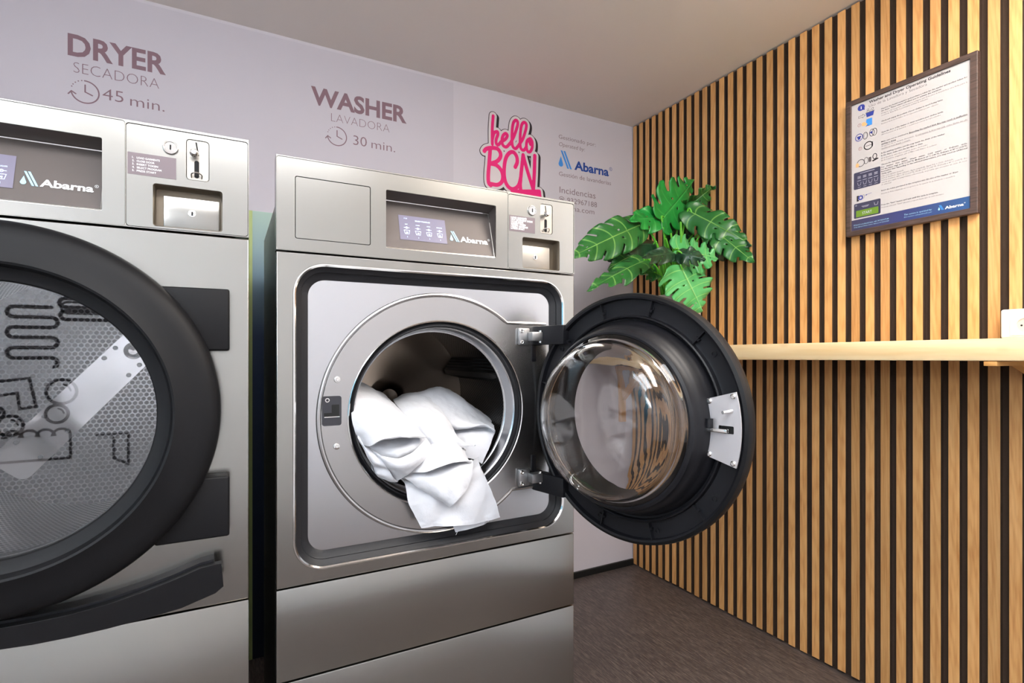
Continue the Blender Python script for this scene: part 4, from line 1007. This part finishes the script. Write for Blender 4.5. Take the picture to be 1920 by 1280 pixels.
# ------------------------------------------------------------------ tumble dryer
DX, DZ = -.7390, .0172
D = thing('clothes_dryer', 'stainless tumble dryer with large closed round black door at the left edge', 'clothes dryer', (-.313, 1.5, ZF))
cabinet(D, DX, DZ, 0)
control_panel(D, DX, DZ, ['LOAD GARMENTS', 'CLOSE DOOR', 'INSERT TOKEN', 'SELECT PROGRAM', 'PRESS START'], False)
x0, x1 = -.6595, .0325; QC = (-.313, -.100)
MB().prism(rect(x0, x1, -.4605, .2130), [circ(QC[0], QC[1], .2300)], YW, YW+.030).build('front_panel', M['steel'], D, smooth=30, bevel=.0018)
MB().box(x0, x1, YW, YW+.030, ZF+.03, -.4630, .0020).build('lower_panel', M['steel'], D)
MB().lathe([(.2300, YW), (.2290, YW+.03), (.2500, YW+.035), (.2850, YW+.040)], QC).build('drum_opening', M['steel_tub'], D)
dr = drum(D, QC, .2850, YW+.040, 1.700, M['drum_wall'])
MB().prism(circ(QC[0], QC[1], .2845, 72), [], 1.700, 1.703).build('drum_back', M['drum_back'], dr, smooth=0)
ca, sa = math.cos(math.radians(49)), math.sin(math.radians(49))
def rot(a, b): return (QC[0]+a*ca-b*sa, QC[1]+a*sa+b*ca)
MB().prism([rot(a, b) for a, b in rrect(-.245, .272, -.046, .044, .02)], [], 1.690, 1.6995).build('back_strap', M['mirror_steel'], dr, smooth=30, bevel=.0015)
MB().lathe([(.022, 1.690), (.020, 1.687), (.014, 1.685), (.010, 1.680), (.0001, 1.679)], rot(.14, 0), 32).build('strap_knob', M['mirror_steel'], dr)
for a, b in ((.12, .034), (.12, -.034), (.20, .034), (.20, -.034), (.085, .034), (.085, -.034), (-.10, .03), (-.10, -.03), (-.18, .03), (-.18, -.03)):
    MB().lathe([(.0001, 1.6875), (.004, 1.6875), (.0058, 1.6890), (.0058, 1.6905)], rot(a, b), 16).build('strap_screw', M['castmetal'], dr)
for a in (-35, 205, 85):
    T_ = Matrix.Translation((QC[0], 0, QC[1])) @ Matrix.Rotation(math.radians(-a), 4, 'Y')
    sec = lambda y, s: [(.2848, y, -.055*s), (.255, y, -.030*s), (.238, y, -.008*s), (.238, y, .008*s), (.255, y, .030*s), (.2848, y, .055*s)]
    MB(T_).loft([sec(1.17, .3), sec(1.21, 1), sec(1.69, 1)], closed=False, cap0=True).build('lifter', M['mirror_steel'], dr)
# closed door
b_ = MB()
b_.lathe([(.2900, 1.0860), (.2985, 1.0800), (.3005, 1.0680), (.2990, 1.0560), (.2940, 1.0470), (.2850, 1.0410), (.2700, 1.0370), (.2550, 1.0340), (.2420, 1.0300), (.2345, 1.0270), (.2310, 1.0285), (.2285, 1.0340), (.2270, 1.0400), (.2200, 1.0440), (.2090, 1.0470), (.2070, 1.0500), (.2080, 1.0850), (.2900, 1.0860)], QC, 160)
dd = b_.build('door', M['blackdoor'], D); dd['label'] = 'closed round charcoal door ring'
MB().lathe([(.0001, 1.0505), (.2078, 1.0505), (.2078, 1.0540), (.0001, 1.0540)], QC, 96).build('door_glass', M['pane'], dd)
MB().lathe([(.2080, 1.0600), (.2060, 1.0620), (.2160, 1.1070), (.2200, 1.1100)], QC).build('door_gasket', M['rubber'], dd)
b_ = MB()
for z0_, z1_ in ((.0035, .1140), (-.3275, -.2195)):
    MB().box(-.112, .0005, 1.0720, 1.1078, z0_, z1_, .004, 3).build('hinge_cover', M['blackdoor'], D)
# long curved handle
TP = [(-8, 1179), (60, 1167), (131, 1152), (200, 1133), (262, 1112), (328, 1086), (375, 1065), (400, 1058.5), (415, 1056)]
BP = [(-8, 1219), (60, 1209), (131, 1195), (200, 1179), (272, 1160), (340, 1140), (404, 1112), (419, 1099)]
def hl(P_):
    q = [at(x, y, 1.062) for x, y in P_]; r = [(a-QC[0], b) for a, _, b in q]
    r = [(0, r[0][1]-(r[1][1]-r[0][1])*.1)]+[v for v in r if v[0] > .02]
    return [(QC[0]-a, b) for a, b in reversed(r[1:])]+[(QC[0]+a, b) for a, b in r]
up = hl(TP); lo_ = hl(BP)
ol = up+lo_[::-1]
b_ = MB(); b_.prism(ol[::-1], [], 1.0620, 1.0780); b_.build('door_handle', M['blackgloss'] if 'blackgloss' in M else M.setdefault('blackgloss', mat('satin_black', (18, 18, 20), .34, Specular_IOR_Level=.25)), dd, smooth=30, bevel=.0035)
b_ = MB()
up2 = [(a, b+.004) for a, b in up[1:-1]]; lo2 = [(a, b+.008) for a, b in lo_[1:-1]]
b_.prism((up2+lo2[::-1])[::-1], [], 1.0783, 1.1078); b_.build('handle_base', M['black'], dd, smooth=30)
# ------------------------------------------------------------------ the towels
def q9(x, y, Y): return Vector(at(640+x/4.128, 700+y/4.128, Y))
from mathutils import noise as MN
def sheet(mb, rows, n=9, amp=.0034, th=.0018, seed=0, hem=True):
    R2 = [crm([tuple(q9(*p)) for p in r], n) for r in rows]
    cols = list(zip(*R2))
    G = [crm(c, n) for c in cols]                       # G[col][row]
    nc, nr = len(G), len(G[0])
    P = [[Vector(G[c][r]) for c in range(nc)] for r in range(nr)]
    Nn = [[None]*nc for _ in range(nr)]
    for r in range(nr):
        for c in range(nc):
            a = P[r][min(c+1, nc-1)]-P[r][max(c-1, 0)]; b = P[min(r+1, nr-1)][c]-P[max(r-1, 0)][c]
            v = a.cross(b); v = v.normalized() if v.length > 1e-12 else Vector((0, -1, 0))
            Nn[r][c] = v
    Q = [[None]*nc for _ in range(nr)]; Q2 = [[None]*nc for _ in range(nr)]
    for r in range(nr):
        for c in range(nc):
            p = P[r][c]; s = p*22+Vector((seed*3.1, 0, 0))
            d = amp*(MN.noise(Vector((s.x*1.6, s.y, s.z*.6)))+.5*MN.noise(s*2.3)+.25*MN.noise(s*5))
            e = min(r, nr-1-r)
            hm = .0007 if e == 3 and hem else 0
            q = p+Nn[r][c]*(d-hm)
            Q[r][c] = q+Nn[r][c]*th; Q2[r][c] = q-Nn[r][c]*th
    vs = [v for row in Q for v in row]+[v for row in Q2 for v in row]; fs = []; K = nr*nc
    for r in range(nr-1):
        for c in range(nc-1):
            i = r*nc+c; fs.append([i, i+1, i+nc+1, i+nc]); fs.append([K+i+nc, K+i+nc+1, K+i+1, K+i])
    for r in range(nr-1):
        i = r*nc; fs.append([i, i+nc, K+i+nc, K+i]); i = r*nc+nc-1; fs.append([i+nc, i, K+i, K+i+nc])
    for c in range(nc-1):
        i = c; fs.append([i+1, i, K+i, K+i+1]); i = (nr-1)*nc+c; fs.append([i, i+1, K+i+1, K+i])
    mb.add(vs, fs)
t1 = MB()
sheet(t1, [[(60, 60, 1.34), (160, 80, 1.36), (250, 120, 1.36), (330, 170, 1.36), (400, 240, 1.36)],
 [(92, 118, 1.24), (180, 130, 1.25), (260, 155, 1.26), (340, 200, 1.26), (415, 245, 1.26)],
 [(88, 200, 1.17), (180, 205, 1.165), (280, 215, 1.165), (390, 260, 1.17), (480, 310, 1.20)],
 [(84, 320, 1.13), (190, 315, 1.105), (300, 310, 1.10), (430, 345, 1.105), (560, 395, 1.13)],
 [(112, 440, 1.10), (200, 425, 1.075), (320, 410, 1.065), (460, 430, 1.075), (620, 460, 1.10)],
 [(160, 530, 1.10), (232, 560, 1.064), (330, 508, 1.046), (470, 490, 1.048), (650, 496, 1.080)]], seed=1)
sheet(t1, [[(200, 520, 1.12), (290, 505, 1.12), (400, 490, 1.12), (520, 480, 1.12), (640, 480, 1.12)],
 [(215, 560, 1.100), (300, 540, 1.098), (410, 525, 1.098), (530, 510, 1.100), (645, 495, 1.105)],
 [(232, 600, 1.094), (330, 585, 1.084), (430, 580, 1.080), (545, 550, 1.084), (650, 510, 1.100)],
 [(270, 640, 1.096), (350, 640, 1.082), (445, 635, 1.078), (560, 595, 1.084), (655, 530, 1.100)],
 [(300, 690, 1.106), (370, 690, 1.100), (455, 685, 1.098), (565, 640, 1.100), (660, 560, 1.108)]], seed=2)
sheet(t1, [[(228, 582, 1.088), (320, 640, 1.066), (440, 660, 1.058), (555, 612, 1.062), (655, 500, 1.092)],
 [(240, 600, 1.088), (335, 665, 1.062), (450, 680, 1.052), (568, 630, 1.056), (668, 520, 1.090)],
 [(290, 660, 1.088), (370, 710, 1.062), (465, 710, 1.050), (590, 655, 1.054), (684, 545, 1.088)],
 [(350, 730, 1.088), (412, 750, 1.066), (485, 740, 1.055), (605, 675, 1.058), (690, 565, 1.090)],
 [(430, 828, 1.092), (475, 800, 1.076), (535, 755, 1.066), (615, 690, 1.066), (692, 585, 1.092)]], seed=12, amp=.0024)
sheet(t1, [[(112, 430, 1.11), (150, 500, 1.11), (200, 560, 1.10), (250, 600, 1.10)],
 [(130, 490, 1.095), (190, 580, 1.080), (250, 630, 1.073), (310, 655, 1.075)],
 [(165, 560, 1.10), (215, 650, 1.080), (270, 690, 1.070), (340, 710, 1.070)],
 [(215, 640, 1.11), (245, 710, 1.095), (300, 730, 1.080), (370, 750, 1.075)],
 [(245, 700, 1.12), (262, 765, 1.095), (320, 790, 1.080), (400, 800, 1.078)],
 [(270, 770, 1.125), (300, 800, 1.110), (360, 815, 1.095), (440, 830, 1.092)]], seed=3)
roll = []
for k in range(9):
    f = k/8; c = q9(275+f*40, 690+f*60, 1.092-.0*f)
    roll.append([tuple(c+Vector((.013*math.cos(a)*(1-.3*f), -.004, .021*math.sin(a)*(1-.2*f)))+Vector((0, .03*f, 0))) for a in [PI*(.25+1.5*i/14) for i in range(15)]])
t1.loft(roll, closed=False)
tag(t1.build('towel', M['towel'], smooth=80), 'bunched white towel on the left side of the open washing machine drum', 'towel', 'white towels in the drum')
t2 = MB()
sheet(t2, [[(400, 200, 1.42), (470, 170, 1.42), (540, 150, 1.42), (610, 150, 1.42), (690, 180, 1.40)],
 [(415, 228, 1.31), (470, 200, 1.33), (540, 175, 1.33), (610, 165, 1.33), (695, 200, 1.30)],
 [(440, 262, 1.25), (520, 240, 1.25), (600, 228, 1.25), (690, 238, 1.24), (775, 285, 1.23)],
 [(500, 330, 1.18), (580, 305, 1.17), (680, 300, 1.165), (770, 325, 1.165), (845, 385, 1.18)],
 [(560, 420, 1.14), (640, 395, 1.13), (720, 390, 1.12), (810, 415, 1.125), (890, 480, 1.145)],
 [(630, 520, 1.12), (700, 500, 1.108), (780, 488, 1.105), (880, 505, 1.11), (985, 548, 1.12)],
 [(650, 600, 1.12), (740, 570, 1.115), (820, 560, 1.115), (910, 575, 1.115), (1040, 556, 1.115)]], seed=4)
sheet(t2, [[(640, 545, 1.15), (720, 525, 1.14), (800, 515, 1.13), (880, 530, 1.13), (960, 590, 1.14)],
 [(600, 640, 1.10), (700, 580, 1.085), (800, 555, 1.075), (890, 575, 1.08), (970, 630, 1.10)],
 [(570, 720, 1.085), (680, 655, 1.066), (790, 630, 1.055), (890, 640, 1.060), (985, 665, 1.09)],
 [(530, 765, 1.085), (650, 765, 1.060), (760, 725, 1.048), (880, 688, 1.052), (1010, 682, 1.082)]], seed=5)
sheet(t2, [[(470, 780, 1.105), (640, 730, 1.10), (780, 705, 1.095), (900, 680, 1.092), (1010, 675, 1.10)],
 [(490, 808, 1.090), (640, 790, 1.072), (770, 765, 1.068), (890, 730, 1.068), (1016, 705, 1.085)],
 [(560, 850, 1.082), (680, 858, 1.064), (790, 850, 1.058), (890, 820, 1.058), (1008, 770, 1.076)],
 [(700, 940, 1.076), (765, 945, 1.062), (835, 930, 1.056), (905, 890, 1.055), (990, 840, 1.070)],
 [(838, 1028, 1.071), (858, 1010, 1.062), (886, 985, 1.057), (920, 950, 1.056), (962, 905, 1.066)]], seed=6)
sheet(t2, [[(440, 790, 1.15), (600, 770, 1.14), (760, 770, 1.14), (900, 740, 1.14), (1060, 650, 1.15)],
 [(485, 835, 1.105), (620, 830, 1.095), (760, 825, 1.090), (900, 800, 1.092), (1072, 715, 1.110)],
 [(502, 900, 1.098), (640, 910, 1.086), (780, 915, 1.082), (930, 895, 1.086), (1108, 790, 1.102)],
 [(520, 1000, 1.096), (680, 1010, 1.082), (820, 1030, 1.088), (980, 985, 1.078), (1150, 890, 1.097)],
 [(565, 1090, 1.096), (700, 1100, 1.084), (840, 1108, 1.086), (1010, 1080, 1.078), (1190, 1000, 1.096)],
 [(620, 1192, 1.096), (740, 1180, 1.086), (870, 1180, 1.080), (1040, 1160, 1.082), (1226, 1112, 1.094)]], seed=7, amp=.0030)
sheet(t2, [[(800, 1080, 1.099), (920, 1075, 1.094), (1050, 1060, 1.094), (1150, 1040, 1.10)],
 [(850, 1150, 1.099), (950, 1140, 1.093), (1060, 1125, 1.093), (1150, 1100, 1.099)],
 [(884, 1228, 1.099), (960, 1208, 1.093), (1060, 1182, 1.093), (1140, 1150, 1.099)]], seed=8)
t2.tube([q9(905, 1215, 1.095), q9(893, 1235, 1.095), q9(888, 1248, 1.094)], .0005, 5)
tag(t2.build('towel', M['towel'], smooth=80), 'white towel spilling over the rim and hanging out of the drum', 'towel', 'white towels in the drum')
t3 = MB()
sheet(t3, [[(560, 160, 1.44), (700, 120, 1.45), (800, 120, 1.45), (930, 195, 1.42), (1060, 290, 1.40), (1160, 370, 1.36)],
 [(560, 172, 1.34), (700, 132, 1.35), (800, 130, 1.35), (930, 208, 1.33), (1060, 315, 1.31), (1168, 390, 1.28)],
 [(620, 260, 1.28), (750, 250, 1.28), (850, 275, 1.27), (960, 325, 1.26), (1070, 370, 1.245), (1180, 420, 1.225)],
 [(740, 380, 1.23), (830, 398, 1.22), (900, 410, 1.205), (1000, 408, 1.20), (1110, 398, 1.195), (1186, 440, 1.195)],
 [(760, 430, 1.26), (840, 430, 1.25), (920, 432, 1.235), (1010, 428, 1.235), (1110, 425, 1.23), (1184, 462, 1.205)],
 [(830, 520, 1.215), (900, 520, 1.205), (960, 505, 1.195), (1030, 495, 1.19), (1110, 495, 1.188), (1170, 500, 1.188)],
 [(930, 640, 1.18), (970, 650, 1.175), (1010, 660, 1.170), (1040, 670, 1.168), (1065, 685, 1.168), (1085, 700, 1.168)]], seed=9, hem=False)
tag(t3.build('towel', M['towel'], smooth=80), 'white towel at the back right of the drum with a rounded shaded fold', 'towel', 'white towels in the drum')
# ------------------------------------------------------------------ lights
lamp(.10, -.35, .50, .35, 7.5, (.95, .97, 1, 1), 'wide ceiling light nearest behind the camera')
lamp(-.95, -.30, .25, .50, 6, (.85, .93, 1, 1), 'long ceiling light left of the camera')
lamp(1.25, .0, .20, .50, 16, (1, .93, .84, 1), 'warm ceiling light near the slatted wall')
wall_fill(-.85, .55, 15, (.93, .97, 1, 1), 'rounded white fill light added on the unseen left wall')
w = bpy.data.worlds.new('World'); bpy.context.scene.world = w; w.use_nodes = True
w.node_tree.nodes['Background'].inputs[0].default_value = (.86, .93, 1, 1); w.node_tree.nodes['Background'].inputs[1].default_value = .3
cd = bpy.data.cameras.new('camera'); cam = bpy.data.objects.new('camera', cd); C.objects.link(cam)
cam.location = (0, 0, H); cam.rotation_euler = (PI/2, 0, -TH)
cd.sensor_width = 36; cd.lens = FPX/1920*36; cd.shift_y = (HY-640)/1920; cd.clip_start = .02
bpy.context.scene.camera = cam
s = bpy.context.scene; s.view_settings.view_transform = 'Standard'; s.view_settings.look = 'None'; s.view_settings.exposure = .8; s.view_settings.gamma = 1
s.view_settings.use_curve_mapping = False
s.cycles.max_bounces = 14; s.cycles.transparent_max_bounces = 16; s.cycles.transmission_bounces = 10
s.cycles.sample_clamp_indirect = 6
try: s.cycles.use_denoising = True
except Exception: pass
